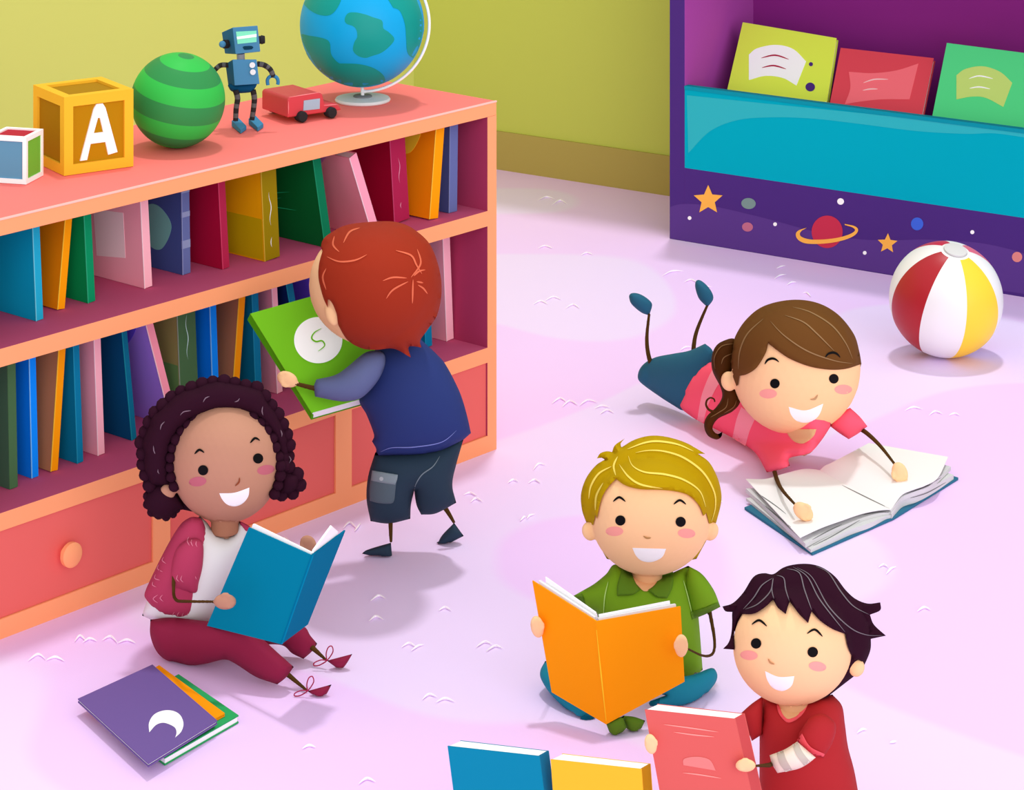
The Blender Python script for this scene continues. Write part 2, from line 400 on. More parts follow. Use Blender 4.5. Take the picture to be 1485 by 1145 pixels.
U(384, 379.6, 406, 378, 245, Z1, H1, .26, 'BF8700', '8C7600', 'thick mustard and olive hardback with a white squiggle on its spine, upper shelf', G1, edge='D9B23C',
  extra=multi(cov_patch('cover_lower_half', [(.004, .004, True), (.255, .004, True), (.255, .125, True), (.004, .125, True)], '9A8300'), spine_squiggle(.10, .20, 'FFFFFF'), spine_squiggle(.035, .065, 'FFFFFF')))
U(471, 359, 482, 453, 228, Z1, H1, .28, '005023', '00704A', 'dark green hardback leaning left beside the thick mustard book, upper shelf', G1, edge='1E9A6A',
  extra=multi(cov_patch('cover_corner', [(.05, .282, True), (.275, .282, True), (.275, .06, True), (.20, .20, False), (.12, .262, False)], '003A10'), lines([(.12, .155, .24, .13, .0012), (.16, .13, .24, .11, .0012), (.10, .10, .24, .092, .0012)], '1E9A6A')))
U(541, 345, 552, 503, 218, Z1, .278, .28, 'DB8090', 'FFA6BD', 'pink hardback leaning steeply left behind the red-haired head, upper shelf', G1, edge='FFDCE6',
  extra=cov_patch('cover_corner', [(.09, .275, True), (.275, .275, True), (.275, .08, True), (.19, .19, False), (.13, .24, False)], 'A85C95'))
U(572, 325, 594, 565, 202, Z1, H1, .28, '7F0024', 'A01D48', 'thick crimson hardback with pale squiggle on spine, upper shelf right of centre', G1, edge='CC4A76',
  extra=multi(spine_squiggle(.12, .20, 'E6A0B8'), spine_squiggle(.04, .06, 'E6A0B8'), cov_patch('cover_corner', [(.11, .282, True), (.275, .282, True), (.275, .05, True), (.21, .16, False), (.15, .24, False)], '5E0020')))
U(622.7, 320, 635.5, 632, 188, Z1, H1, .27, 'DB7B00', 'FFA000', 'orange hardback with yellow disc on its cover, right end of upper shelf', G1, edge='FFCE45',
  extra=cov_patch('cover_disc', [(.06, .26, False), (.10, .19, False), (.17, .19, False), (.21, .24, False), (.17, .279, False), (.10, .279, False)], 'FFD230'))
U(651, 309.5, 663, 652.4, 185, Z1, H1, .2, '333C6C', '5B6599', 'slate blue hardback, last one at the right end of the upper shelf', G1, edge='7D88BB')
# lower shelf
U(14, 710, 26, 11, 540, Z2, H2, .24, '35523F', '40633F', 'dark green hardback cut off at the left edge of the lower shelf', G2)
U(46, 694, 56, 42, 520, Z2, H2, .24, '0073E6', '008CFF', 'bright blue hardback leaning left near the left end of the lower shelf', G2, edge='7CC5FF')
U(73.5, 685, 84, 85, 507, Z2, H2, .24, '925F42', 'FFA000', 'brown hardback with orange spine right of the blue book at the lower shelf left end', G2, edge='FFC93A')
U(112, 672.5, 121, 106, 502, Z2, H2, .24, '005F80', '00749B', 'dark teal hardback second left of the pink one, lower shelf left end', G2, edge='1E9AC0')
U(142, 661, 152, 136, 493, Z2, H2, .25, 'FFA6B9', 'FFB9C8', 'pink hardback with pale strip, lower shelf above the curly haired child', G2, edge='FFDCE4')
U(191, 639, 198.5, 176.7, 482, Z2, H2, .25, '003E66', '006484', 'navy hardback with teal streaks on cover, leaning left on lower shelf', G2, edge='1592A8',
  extra=multi(cov_patch('cover_corner', [(.05, .364, True), (.245, .364, True), (.245, .10, True), (.17, .25, False), (.10, .32, False)], '001D50'), lines([(.13, .19, .235, .165, .0012), (.17, .165, .235, .15, .0012), (.11, .135, .235, .14, .0012)], '1592A8')))
U(249, 619, 259, 211.6, 472, Z2, H2, .28, '9070D0', 'FFA0B4', 'purple hardback with pink spine leaning left above the curly hair', G2, edge='FFDCE6',
  extra=cov_patch('cover_corner', [(.01, .364, True), (.275, .364, True), (.275, .11, True), (.16, .20, False), (.07, .28, False)], '6048D0'))
U(262.5, 610, 289, 256.6, 459, Z2, H2, .22, '7A7240', '40633F', 'thick olive hardback with pale squiggle on its green spine, lower shelf', G2, edge='8E9A88',
  extra=multi(spine_squiggle(.17, .30, 'CFF3F0'), cov_patch('cover_lower_half', [(.004, .004, True), (.215, .004, True), (.215, .16, True), (.004, .16, True)], '4E6F3C')))
U(309, 598, 318.5, 304, 444, Z2, H2, .24, '0073E6', '008CFF', 'bright blue hardback in the middle of the lower shelf beside the thick olive one', G2, edge='7CC5FF')
U(335.5, 590, 345, 346.6, 432, Z2, H2, .24, '925F42', 'FFA000', 'brown hardback with orange spine in the middle of the lower shelf', G2, edge='FFC93A')
U(371, 580, 380.5, 365, 427, Z2, H2, .24, '005F80', '00749B', 'dark teal hardback just left of the green picture book, lower shelf', G2, edge='1E9AC0')
U(402, 571, 410, 394, 420, Z2, H2, .25, 'FFA6B9', 'FFB9C8', 'pink hardback partly hidden by the green picture book', G2, edge='FFDCE4')
U(440, 561, 449, 415, 413, Z2, H2, .25, '001D50', '006484', 'navy hardback whose top shows above the green picture book', G2, edge='1592A8')
U(493, 545, 503, 452, 400, Z2, H2, .26, '6048D0', 'FFA0B4', 'violet hardback showing between the green picture book and red hair', G2)
U(617, 505, 627, 611, 360, Z2, H2, .24, '005F80', '00749B', 'dark teal hardback peeking out right of the red-haired head', G2, edge='1E9AC0')
U(647.6, 495, 658, 642, 347, Z2, H2, .2, 'FFA6B9', 'FFB9C8', 'pink hardback, last one at the right end of the lower shelf', G2, edge='FFDCE4')

# ================================================================== TOYS ON THE SHELF
def ZT(x, y): return at_z(x, y, HT+.0015)
def quadbox(a, b, c, hgt):
    """floor-parallel box from three base corners a (near), b (right), c (left)"""
    d = b+c-a; z = Vector((0, 0, hgt)); return a, b, d, c, z
def framed_block(name, label, a, b, dl, hgt, frame, panels, letter=None, w=.13):
    """a,b base corners of right face; dl vector of the left face"""
    t = thing(name, label, 'toy block', (a+b)/2+dl/2)
    z = Vector((0, 0, hgt)); c = a+dl; d = b+dl
    L = (b-a).length; rec = hgt*.03
    ex, ey = (b-a), dl
    def Pt(u, v, k): return a+ex*u+ey*v+z*k
    # core slightly recessed, then the edge bars
    def bx(u0, u1, v0, v1, k0, k1): return hexa([Pt(u0, v0, k0), Pt(u1, v0, k0), Pt(u1, v0, k1), Pt(u0, v0, k1)], [Pt(u0, v1, k0), Pt(u1, v1, k0), Pt(u1, v1, k1), Pt(u0, v1, k1)])
    bars = []
    e = w
    for p in (0, 1-e):
        for q in (0, 1-e):
            bars += [bx(0, 1, p, p+e, q, q+e), bx(p, p+e, e, 1-e, q, q+e), bx(p, p+e, q, q+e, e, 1-e)]
    obj('frame', merge(*bars), M(frame), t)
    r = .035
    obj('front_panel', bx(e*.9, 1-e*.9, r, r+.05, e*.9, 1-e*.9), M(panels[0]), t)
    obj('side_panel', bx(r, r+.05, e*.9, 1-e*.9, e*.9, 1-e*.9), M(panels[1]), t)
    obj('top_panel', bx(e*.9, 1-e*.9, e*.9, 1-e*.9, .95-r, 1-r), M(panels[2]), t)
    obj('far_panel', bx(1-r-.05, 1-r, e*.9, 1-e*.9, e*.9, 1-e*.9), M(panels[1]), t)
    obj('rear_panel', bx(e*.9, 1-e*.9, 1-r-.05, 1-r, e*.9, 1-e*.9), M(panels[0]), t)
    obj('bottom_panel', bx(e*.9, 1-e*.9, e*.9, 1-e*.9, r, r+.05), M(panels[2]), t)
    return t, Pt
a, b = ZT(93, 255), ZT(193.5, 241)
hy = HC-HT-(140+680)*a.y/F if False else (HC-HT)-(142+680)*a.y/F
dl = (b-a).length*Vector((-(b-a).y, (b-a).x, 0)).normalized()
blk, Pt = framed_block('alphabet_block', 'large yellow wooden alphabet block with a white letter A', a, b, dl, hy, 'F3BC30', ['B38000', 'A87800', 'AB7C00'])
# white letter A
def strip(p, q, w0, w1): return p, q, w0, w1
def letter_A():
    out = [(.235, .16), (.335, .16), (.385, .36), (.60, .36), (.64, .19), (.775, .21), (.60, .80), (.56, .86), (.47, .86), (.43, .80)]
    hole = [(.43, .49), (.57, .49), (.52, .68), (.49, .68)]
    vv, ee, ff, *_ = geometry.delaunay_2d_cdt([Vector(p) for p in out+hole], [(10, 11), (11, 12), (12, 13), (13, 10)], [list(range(10))], 1, 1e-6)
    cx, cy = .5, .55
    tri = []
    for f in ff:
        c = sum((vv[i] for i in f), Vector((0, 0)))/len(f)
        inside = .49 < c.y < .68 and .43+(c.y-.49)/.19*.06 < c.x < .57-(c.y-.49)/.19*.05
        if not inside: tri.append(tuple(f))
    n = len(vv)
    cnt = {}
    for f in tri:
        for i, j in zip(f, f[1:]+f[:1]): cnt[frozenset((i, j))] = cnt.get(frozenset((i, j)), 0)+1
    be = [(i, j) for f in tri for i, j in zip(f, f[1:]+f[:1]) if cnt[frozenset((i, j))] == 1]
    vs = [Pt(v.x, .012, v.y) for v in vv]+[Pt(v.x, .04, v.y) for v in vv]
    return vs, tri+[tuple(i+n for i in reversed(f)) for f in tri]+[(j, i, i+n, j+n) for i, j in be]
obj('letter', letter_A(), M('FFFFFF'), blk, label='white letter A')
a = ZT(38, 267.5); b = ZT(66, 252.5); L = .125
ex = (b-a).normalized()*L*0.9; hh = (HC-HT)-(200+680)*a.y/F
framed_block('toy_block', 'small white framed block with green, blue and red panels', a, a+ex, Vector((-ex.y, ex.x, 0)), hh, 'FFFFFF', ['72BC3C', '5D97B8', 'B92438'], w=.1)

def striped_ball(c, r, axis, bandf, mats):
    bm = bmesh.new(); bmesh.ops.create_uvsphere(bm, u_segments=96, v_segments=72, radius=r)
    q = Vector((0, 0, 1)).rotation_difference(Vector(axis).normalized())
    vs = [v.co.copy() for v in bm.verts]; fs = [tuple(v.index for v in f.verts) for f in bm.faces]
    mi = []
    for f in bm.faces:
        m = f.calc_center_median().normalized(); mi.append(bandf(math.acos(max(-1, min(1, m.z))), math.atan2(m.y, m.x)))
    bm.free()
    return [Vector(c)+q@v for v in vs], fs, mi
# green ball : centre seen at 258,145
r = .1375; Yb = (HC-HT-r)*F/(145+680); c = P(258, 145, Yb)
bt = thing('toy_ball', 'green rubber ball with darker green stripes beside the alphabet block', 'ball', (c.x, c.y, HT))
def gb(th, ph):
    return 1 if int((math.degrees(th)+12.5)//22.5) % 2 == 0 else 0
obj('ball_skin', striped_ball(c, r, (.20, -.14, 1), gb, None), [M('37BD4D', .5), M('348E4C', .5)], bt, smooth=180)

# robot
YR = 8.29
def z2(s): return ' '.join('%.1f,%.1f%s' % (300+float(t.rstrip('*').split(',')[0])/3.368, float(t.rstrip('*').split(',')[1])/3.368, '*' if t.endswith('*') else '') for t in s.split())
def q2(s): return [p[:2] for p in pts(z2(s))]
rb = thing('toy_robot', 'small blue toy robot with jointed striped arms and legs', 'toy robot', ZT(358, 187))
blue, dblue, dk, grey = M('41769A', gain=1.3), M('004F73', gain=1.3), M('2B2829'), M('5C5A5B')
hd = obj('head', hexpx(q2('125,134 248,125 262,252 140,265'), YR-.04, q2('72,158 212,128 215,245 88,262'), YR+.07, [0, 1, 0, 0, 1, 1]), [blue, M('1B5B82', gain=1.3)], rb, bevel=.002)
obj('visor', slab([(x, y, YR-.042) for x, y in q2('142,155 242,150 243,205 150,215')], .004), M('7FE8C0', .3, .5), hd)
obj('visor_stripe', slab([(x, y, YR-.0435) for x, y in q2('146,180 242,166 243,180 148,192')], .003), M('FFFFFF'), hd)
obj('mouth', slab([(x, y, YR-.042) for x, y in curve(z2('175,230 182,226 220,225 227,232 220,240 182,243'))], .004), M('06374F'), hd)
for (x, y, w, dx, m1, m2) in ((92, 215, 16, -28, dk, blue),):
    obj('ear_knob', merge(withmat(cyl(P(300+100/3.368, 215/3.368, YR+.01), P(300+84/3.368, 216/3.368, YR), .013), 0), withmat(sphere(P(300+76/3.368, 216/3.368, YR-.005), .0105), 1)), [dk, blue], hd, smooth=50)
obj('ear_knob', merge(cyl(P(300+255/3.368, 195/3.368, YR), P(300+268/3.368, 194/3.368, YR), .012), cyl(P(300+266/3.368, 194/3.368, YR), P(300+283/3.368, 193/3.368, YR), .014, r2=.011)), dk, hd, smooth=50)
obj('neck', cyl(P(300+165/3.368, 262/3.368, YR), P(300+166/3.368, 293/3.368, YR), .012), M('A9A3AC'), rb)
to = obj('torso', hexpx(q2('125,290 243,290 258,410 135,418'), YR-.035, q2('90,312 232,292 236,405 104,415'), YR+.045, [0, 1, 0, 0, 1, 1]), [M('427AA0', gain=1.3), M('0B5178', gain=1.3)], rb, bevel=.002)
for x, y in ((222, 318), (225, 352)):
    obj('button', cyl(P(300+x/3.368, y/3.368, YR-.034), P(300+x/3.368, y/3.368, YR-.042), .0085), M('E4E4E8'), to, smooth=40)
obj('hip', inflate(z2('105,410 240,405 232,435 215,450 150,455 120,445 108,430'), YR+.005, .8), M('004267', gain=1.3), rb, smooth=60)
def banded(s, Y, w0, w1, name, nb=8):
    g = stick(s, Y, w0, w1, step=1.0, n=12); m = []
    segs = (len(g[1])-2)//12
    for i in range(segs): m += [(i*nb//segs) % 2]*12
    obj(name, (g[0], g[1], m+[0, 0]), [dk, grey], rb, smooth=50)
banded(z2('245,312 280,318 310,340 325,375'), YR, 8, 7.5, 'arm', 7)
banded(z2('108,318 70,318 45,335 28,360 24,385'), YR+.02, 7.5, 7, 'arm', 8)
banded(z2('140,440 150,480 143,530 140,590'), YR-.01, 8.5, 7.5, 'leg', 7)
banded(z2('225,440 232,480 228,530 220,585'), YR+.005, 8.5, 7.5, 'leg', 7)
obj('claw', tube([P(x, y, YR) for x, y in curve(z2('298,415 296,390 308,374 325,371 342,380 348,398 346,412'), False, 1.5)], .0055, 10), M('2E6F97', gain=1.3), rb, smooth=60)
obj('claw', tube([P(x, y, YR+.02) for x, y in curve(z2('5,430 6,402 18,388 34,386 46,400 48,422'), False, 1.5)], .0055, 10), M('2E6F97', gain=1.3), rb, smooth=60)
for dx, dy in ((0, 0), (83, -11)):
    lo = [ZT(300+(x+dx)/3.368, (y+dy)/3.368) for x, y in ((121, 617), (165, 654), (193, 634), (152, 600))]
    up = [q+Vector((0, 0, .013)) for q in lo]; up[0].z += .005; up[3].z += .005
    obj('foot', hexa(lo, up), M('35799F', gain=1.3), rb, bevel=.0015)

# van
vt = thing('toy_van', 'little red toy van with black wheels and pale blue window', 'toy van', ZT(442, 186))
red = M('CB3F49', .5, .3)
def vz(x, y): return (300+x/3.368, y/3.368)
# base line: side bottom from (390,603) to (667,560); rear-left base (318,520..)
A0 = ZT(*vz(395, 604)); B0 = ZT(*vz(660, 566)); R0 = ZT(*vz(318, 545))
ex = (B0-A0); ey = (R0-A0); 
LX, LY = ex.length, ey.length*.85; ex = ex.normalized(); ey = Vector((-ex.y, ex.x, 0))
hz = ((HC-HT)-(492/3.368+680)*A0.y/F)*1.12
def V3(x, y, z): return A0+ex*(x*LX)+ey*(y*LY)+Vector((0, 0, z))
prof = [(0, .018), (0, hz*.92), (.03, hz), (.56, hz*1.02), (.64, hz*.95), (.68, hz*.56), (.88, hz*.52), (.95, hz*.40), (1, .018)]
n = len(prof); vs = [V3(x, 0, z) for x, z in prof]+[V3(x, 1, z) for x, z in prof]
obj('body', (vs, [tuple(range(n)), tuple(range(2*n-1, n-1, -1))]+[(i, (i+1) % n, (i+1) % n+n, i+n) for i in range(n)]), red, vt, bevel=.006)
def vpatch(nm, ps, y0, y1, mat):
    n = len(ps); vs = [V3(x, y0, z) for x, z in ps]+[V3(x, y1, z) for x, z in ps]
    obj(nm, (vs, [tuple(range(n)), tuple(range(2*n-1, n-1, -1))]+[(i, (i+1) % n, (i+1) % n+n, i+n) for i in range(n)]), mat, vt)
vpatch('side_window', [(.28, hz*.42), (.58, hz*.40), (.585, hz*.80), (.29, hz*.80)], -.012, .02, M('9DB8C9', .2, .5))
vpatch('side_window', [(.28, hz*.42), (.58, hz*.40), (.585, hz*.80), (.29, hz*.80)], .98, 1.012, M('9DB8C9', .2, .5))
for nm, pa, pb in (('body_line', (0.01, -.006, .03), (0.01, -.006, hz*.85)), ('body_line', (.03, 0.0, hz*1.0), (.60, 0.0, hz*1.03)), ('body_line', (.66, -.006, hz*.5), (.92, -.006, hz*.47))):
    obj(nm, tube([V3(*pa), V3(*[(p+q)/2 for p, q in zip(pa, pb)]), V3(*pb)], [.0006, .0016, .0006], 6), M('F08C90'), vt)
for u in (.24, .78):
    for v0, v1 in ((-.10, .08), (.92, 1.10)):
        w = obj('wheel', tube([V3(u, v0, .0170), V3(u, v0+.02*(1), .0170), V3(u, v1, .0170)], [.0145, .0165, .0165], 28), M('2A2A2C'), vt, smooth=40)

# globe
gc_px = (524, 35); rG = .192; base = ZT(526, 146); YG = base.y
gt = thing('globe', 'large blue desk globe with green continents on a white stand', 'globe', base)
gl = lathe(base, [(.086, 0), (.088, .004), (.084, .010), (.05, .013)]); obj('base', gl, M('DEDEDF'), gt, smooth=40)
obj('base_collar', lathe(base, [(.030, .012), (.030, .016), (.027, .018)]), M('7F7F80'), gt, smooth=40)
gcen = P(525, 35, YG)
rad = 90*YG/F
sg = (lambda s: ([v for v in s[0]], s[1]))(sphere(gcen, rad, (1, 1, 1), 5))
gs_ = obj('sphere', sg, M('00A3DC', .45, .2), gt, smooth=180)
obj('pole', cyl(base+Vector((0, 0, .012)), gcen+Vector((0, 0, -rad+.003)), .0055), M('FFFFFF'), gt, smooth=60)
ar = []
for i in range(61):
    t = math.radians(-88+i*(176/60)); R = rad*1.085
    ar.append(gcen+Vector((math.cos(t)*R*1.0, 0.0, math.sin(t)*R))+Vector((.0, 0, 0)))
obj('meridian_arm', tube(ar, .0045, 10), M('FFFFFF'), gt, smooth=60)
# link from arm down to the pole
obj('arm_end', cyl(gcen+Vector((-.002, 0, -rad*1.085)), gcen+Vector((.012, 0, -rad*1.085)), .006), M('FFFFFF'), gt)
gb_ = bvh(sg)
conts = ['438,3* 450,15 465,22 480,21 491,8 493,-6 470,-25 450,-20', '505,19 516,18 530,21 541,25 554,30 556,41 563,46 571,54 571,60 562,70 552,77 540,81 530,84 519,81 512,73 514,61 518,54 517,44 512,38 502,34 500,27',
         '434,52 450,52 470,56 478,62 480,78 487,88 492,92* 520,93 540,98 553,106 558,113 557,119 540,123 525,125 505,124 480,115 462,104 445,85',
         '570,11* 580,16 587,34 589,55 590,72 593,80 599,84* 606,72 611,55 613,40 612,25 606,5 598,-12 585,-25 570,-30 560,-10']
tealg = M('00958A', .45, .2)
for c_ in conts:
    v_, f_ = drape(c_, gb_, lift=.0012, step=2.5); h_ = len(v_)//2
    v_ = [gcen+(q-gcen).normalized()*rad*(1.004 if i < h_ else .985) for i, q in enumerate(v_)]
    obj('continent', (v_, f_), tealg, gs_, smooth=40)
for k in range(6):     # the far side of the globe
    th = math.radians(20+k*25); ce = Vector((math.cos(th)*.8, math.sin(th), .45*math.sin(k*2.1))).normalized()
    tx = ce.orthogonal().normalized(); ty = ce.cross(tx); vs = [gcen+ce*rad*1.006]
    for j in range(28):
        a_ = 2*math.pi*j/28; q = rad*(.30+.08*math.sin(3*a_+k)+.05*math.sin(5*a_+2*k)); vs.append(gcen+((ce*rad+tx*q*math.cos(a_)+ty*q*math.sin(a_)).normalized())*rad*1.006)
    for j in range(28): vs.append(gcen+(vs[1+j]-gcen)*.985)
    obj('continent', (vs, [(0, 1+j, 1+(j+1) % 28) for j in range(28)]+[(1+j, 29+j, 29+(j+1) % 28, 1+(j+1) % 28) for j in range(28)]), tealg, gs_, smooth=40)

# ================================================================== SPACE DISPLAY UNIT
UO = at_z(971, 346, 0); UX = -WD; UN = WN
def UP(a, d, z): return UO+UX*a+UN*d+Vector((0, 0, z))
def ubox(a0, a1, d0, d1, z0, z1, mi=None):
    return hexa([UP(a0, d0, z0), UP(a1, d0, z0), UP(a1, d0, z1), UP(a0, d0, z1)], [UP(a0, d1, z0), UP(a1, d1, z0), UP(a1, d1, z1), UP(a0, d1, z1)], mi)
def uz(x, y, d=0):
    o = UP(0, d, 0); k = (x-CX)/F; t = (k*o.y-o.x)/(UX.x-k*UX.y); return t, HC-(y-HY)*(o.y+UX.y*t)/F
LU, HU, DU = 2.9, 1.55, .60
pw = uz(993, 247)[0]; zk = (uz(993, 247)[1]+uz(1479, 311)[1])/2; zt = (uz(993, 130)[1]+uz(1446, 177)[1])/2
vio, kick, teal = M('4B2B7C'), M('4B2B7C'), M('00A2B6', .8, .04, 1.12)
un = thing('display_shelf', 'tall purple book display shelf painted with stars and planets, teal front tray', 'display shelf', UP(LU/2, DU/2, 0))
obj('side_panel', ubox(0, pw, 0, DU, 0, HU, [0, 0, 0, 1, 0, 0]), [vio, M('8E3A88', gain=1.6)], un, bevel=.002)
obj('side_panel', ubox(LU-pw, LU, 0, DU, 0, HU, [0, 0, 0, 0, 0, 1]), [vio, M('8E3A88', gain=1.6)], un, bevel=.002)
obj('back_panel', ubox(pw, LU-pw, DU-.02, DU, 0, HU), M('761F70', gain=1.5), un)
obj('top_panel', ubox(pw, LU-pw, 0, DU-.02, HU-.05, HU), vio, un)
kg = ubox(pw, LU-pw, 0, .03, 0, zk); kk = obj('kick_panel', kg, kick, un)
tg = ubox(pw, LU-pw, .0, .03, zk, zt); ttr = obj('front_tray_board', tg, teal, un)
obj('tray_rim', ubox(pw, LU-pw, -.003, .03, zt-.014, zt+.001), M('0093A8'), un)
obj('tray_shelf', ubox(pw, LU-pw, .03, DU-.02, zk+.02, zk+.04), M('6A1A66'), un)
kb = bvh(ubox(0, LU, 0, .03, 0, zk)); 
obj('painted_wave_or_gloss', drape('972,300* 985,296 1010,296 1040,300 1080,309 1120,319 1160,330 1200,340 1250,347 1300,348 1340,347 1380,349 1420,352 1460,360 1500,372 1560,392* 1560,440* 1485,426* 1300,399* 1133,372* 972,345.5*', kb, lift=.0008, step=6), M('5A3988'), kk)
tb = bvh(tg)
obj('painted_wave_or_gloss', drape('996,138* 1100,149* 1250,164* 1400,180* 1560,197* 1560,212* 1450,194 1400,194 1330,190 1250,180 1180,172 1120,170 1070,174 1030,190 998,222*', tb, lift=.0008, step=6), M('2AB5C0', .5, .15), ttr)  # lighter teal swoosh: a gloss highlight painted onto the tray board
def star(cx, cy, r, rot=0, ri=.46):
    return [(cx+(r if i % 2 == 0 else r*ri)*math.sin(math.radians(rot+36*i)), cy-(r if i % 2 == 0 else r*ri)*math.cos(math.radians(rot+36*i))) for i in range(10)]
Lf = .0022
obj('star', drape(star(1027, 290, 22, 0), kb, lift=Lf), M('FFB950'), kk)
obj('star', drape(star(1287, 353, 15, 3), kb, lift=Lf), M('FFB950'), kk)
for x, y, rx, ry, h in ((1085.5, 295, 10.5, 8, '7A9490'), (1084, 329, 8, 6.7, 'C26F8A'), (1330, 324.5, 9, 9.3, '4068DA'), (1475, 372.5, 7.5, 7.5, 'E28A84'), (1000, 316, 2.8, 2.8, 'FFFFFF'), (1124, 325, 2.8, 2.8, 'FFFFFF'), (1219, 292, 5, 4.8, 'FFFFFF'), (1254, 366.5, 2.8, 2.8, 'FFFFFF'), (1410, 336.5, 3, 3, 'FFFFFF')):
    obj('planet_dot' if rx > 4 else 'star_dot', drape(ell(x, y, rx, ry, 5), kb, lift=Lf), M(h), kk)
pl = obj('ringed_planet', drape(ell(1199.5, 336, 22.5, 23.5), kb, lift=Lf), M('C8324E'), kk)
obj('planet_ring', drape('1170,330* 1158,334 1154,340 1158,348 1170,353 1195,353 1220,349 1238,342 1244.5,334 1240,328 1225,324.5* 1225,326* 1236,329.5 1240,334 1232,339.5 1215,344.5 1195,347 1175,347 1162,343 1160,338 1163,334*', kb, lift=Lf+.0015, step=2), M('FFB950'), kk)
# books on display
def disp_book(tl, tr, br, bl, hexc, label, deco, Yadd=0):
    """picture book leaning back in the tray; px corners"""
    def dep(x, y, d):
        o = UP(0, d, 0); k = (x-CX)/F; t = (k*o.y-o.x)/(UX.x-k*UX.y); return o.y+UX.y*t
    quad = []
    for (x, y), d in ((tl, .36), (tr, .36), (br, .17), (bl, .17)): quad.append((x, y, dep(x, y, d)))
    # extend the lower edge into the tray
    e = 1.42
    lo = [(quad[0][0]+(quad[3][0]-quad[0][0])*e, quad[0][1]+(quad[3][1]-quad[0][1])*e, quad[0][2]+(quad[3][2]-quad[0][2])*e), (quad[1][0]+(quad[2][0]-quad[1][0])*e, quad[1][1]+(quad[2][1]-quad[1][1])*e, quad[1][2]+(quad[2][2]-quad[1][2])*e)]
    full = [quad[0], quad[1], lo[1], lo[0]]
    bx = P(*lo[0]).lerp(P(*lo[1]), .5)
    r = thing('picture_book', label, 'book', bx, 'picture books facing out in the display tray')
    fr = slab(full, .004); co = obj('front_cover', fr, M(hexc, gain=1.3), r, bevel=.001)
    ins = [(x+(sum(q[0] for q in full)/4-x)*.03, y+(sum(q[1] for q in full)/4-y)*.03, Y) for x, y, Y in full]
    obj('pages', slab(ins, .016, off=.004), M('F7F3EC'), r)
    obj('back_cover', slab(full, .004, off=.020), M(hexc), r)
    bb = bvh(fr)
    for nm, o_, h, l in deco: obj(nm, drape(o_, bb, lift=l, step=3), M(h), co)
disp_book((1077, 32), (1213, 55), (1199, 151), (1053, 136), 'C6D648', 'yellow green picture book with white patch and purple dots in the display tray',
    [('cover_patch', '1086,79* 1098,70 1125,65 1150,71 1169,89* 1155,124* 1135,113 1110,110 1086,116*', 'FFFFFF', .0015), ('title_line', stroke_poly('1104,84 1124,80 1144,86', 2.2), 'B02048', .003), ('title_line', stroke_poly('1105,98 1122,95 1140,100', 2.2), 'B02048', .003),
     ('cover_dot', ell(1176, 93, 3, 3), '4B2B7C', .0015), ('cover_dot', ell(1175, 126, 7, 6.5), '4B2B7C', .0015)])
disp_book((1219, 69), (1354, 84), (1337, 167), (1203, 151), 'CB424F', 'red picture book with salmon patch in the middle of the display tray',
    [('cover_patch', '1231,104* 1265,106 1300,102 1332,92* 1319,144* 1280,144 1250,147 1225,151* 1233,128', 'FF7480', .0015), ('title_line', stroke_poly('1252,120 1268,115 1288,115', 2), 'FFC8CC', .003), ('title_line', stroke_poly('1251,131 1262,129 1273,129', 2), 'FFC8CC', .003)])
disp_book((1373, 62), (1512, 80), (1492, 182), (1352, 167), '4CC47C', 'green picture book with pale green patch at the right of the display tray',
    [('cover_patch', '1387,109* 1400,100 1425,96 1450,104 1468,120* 1455,155* 1430,142 1410,140 1387,144*', 'C6E07A', .0015), ('title_line', stroke_poly('1405,114 1420,110 1440,114', 2), 'FFFFFF', .003), ('title_line', stroke_poly('1406,128 1420,126 1436,129', 2), 'FFFFFF', .003)])
# ------------------------------------------------------------------ beach ball
r = 82*9.7/F; c = P(1372, 434, 9.7)
c.z = max(c.z, r+.001)
bt = thing('beach_ball', 'beach ball with red, white and yellow panels on the lilac carpet', 'ball', (c.x, c.y, 0))
ax = Vector((.05, -.42, 1)).normalized()
ax = Vector((.12, -.30, .95)).normalized()
def bb(th, ph):
    if th < .235: return 3
    if th < .27: return 1
    k = (math.degrees(ph)-PH0) % 360; i = int(k//45)
    return [0, 1, 2, 1, 4, 1, 5, 1][i]
PH0 = -168
q = Vector((0, 0, 1)).rotation_difference(ax)
obj('ball_skin', striped_ball(c, r, ax, bb, None), [M('B0202B', .4, .3), M('F1F1F1', .4, .3), M('FFD63C', .4, .3), M('D5D5D5', .4, .3), M('E36A86', .4, .3), M('C9304A', .4, .3)], bt, smooth=180)
vv = c+ax*r
obj('valve_cap', tube([vv-ax*.003, vv+ax*.002, vv+ax*.004], [.04, .04, .034], 32), M('D5D5D5'), bt, smooth=40)

# ================================================================== LOOSE BOOKS
def flat_book(corners, z0, z1, hexc, label, deco=None, group=None):
    """lying book: px corners of its top face"""
    top = [at_z(x, y, z1) for x, y in corners]; ctr = sum(top, Vector())/4
    r = thing('book', label, 'book', (ctr.x, ctr.y, z0), group)
    dn = lambda z, k=0: [Vector((p.x+(ctr.x-p.x)*k, p.y+(ctr.y-p.y)*k, z)) for p in top]
    co = hexa(dn(z1), dn(z1-.003)); cov = obj('front_cover', co, M(hexc), r)
    obj('pages', hexa(dn(z1-.003, .02), dn(z0+.003, .02)), M('FFFFFF'), r)
    obj('back_cover', hexa(dn(z0+.003), dn(z0)), M(hexc), r)
    if deco:
        b_ = bvh(co)
        for nm, o_, h in deco: obj(nm, drape(o_, b_, lift=.0015, step=2.5), M(h), cov)
    return r
GF = 'picture books stacked on the carpet'
flat_book([(259, 977), (346, 1036.5), (239, 1098), (150, 1035)], .001, .020, '2DA860', 'green book at the bottom of the small stack on the carpet', group=GF)
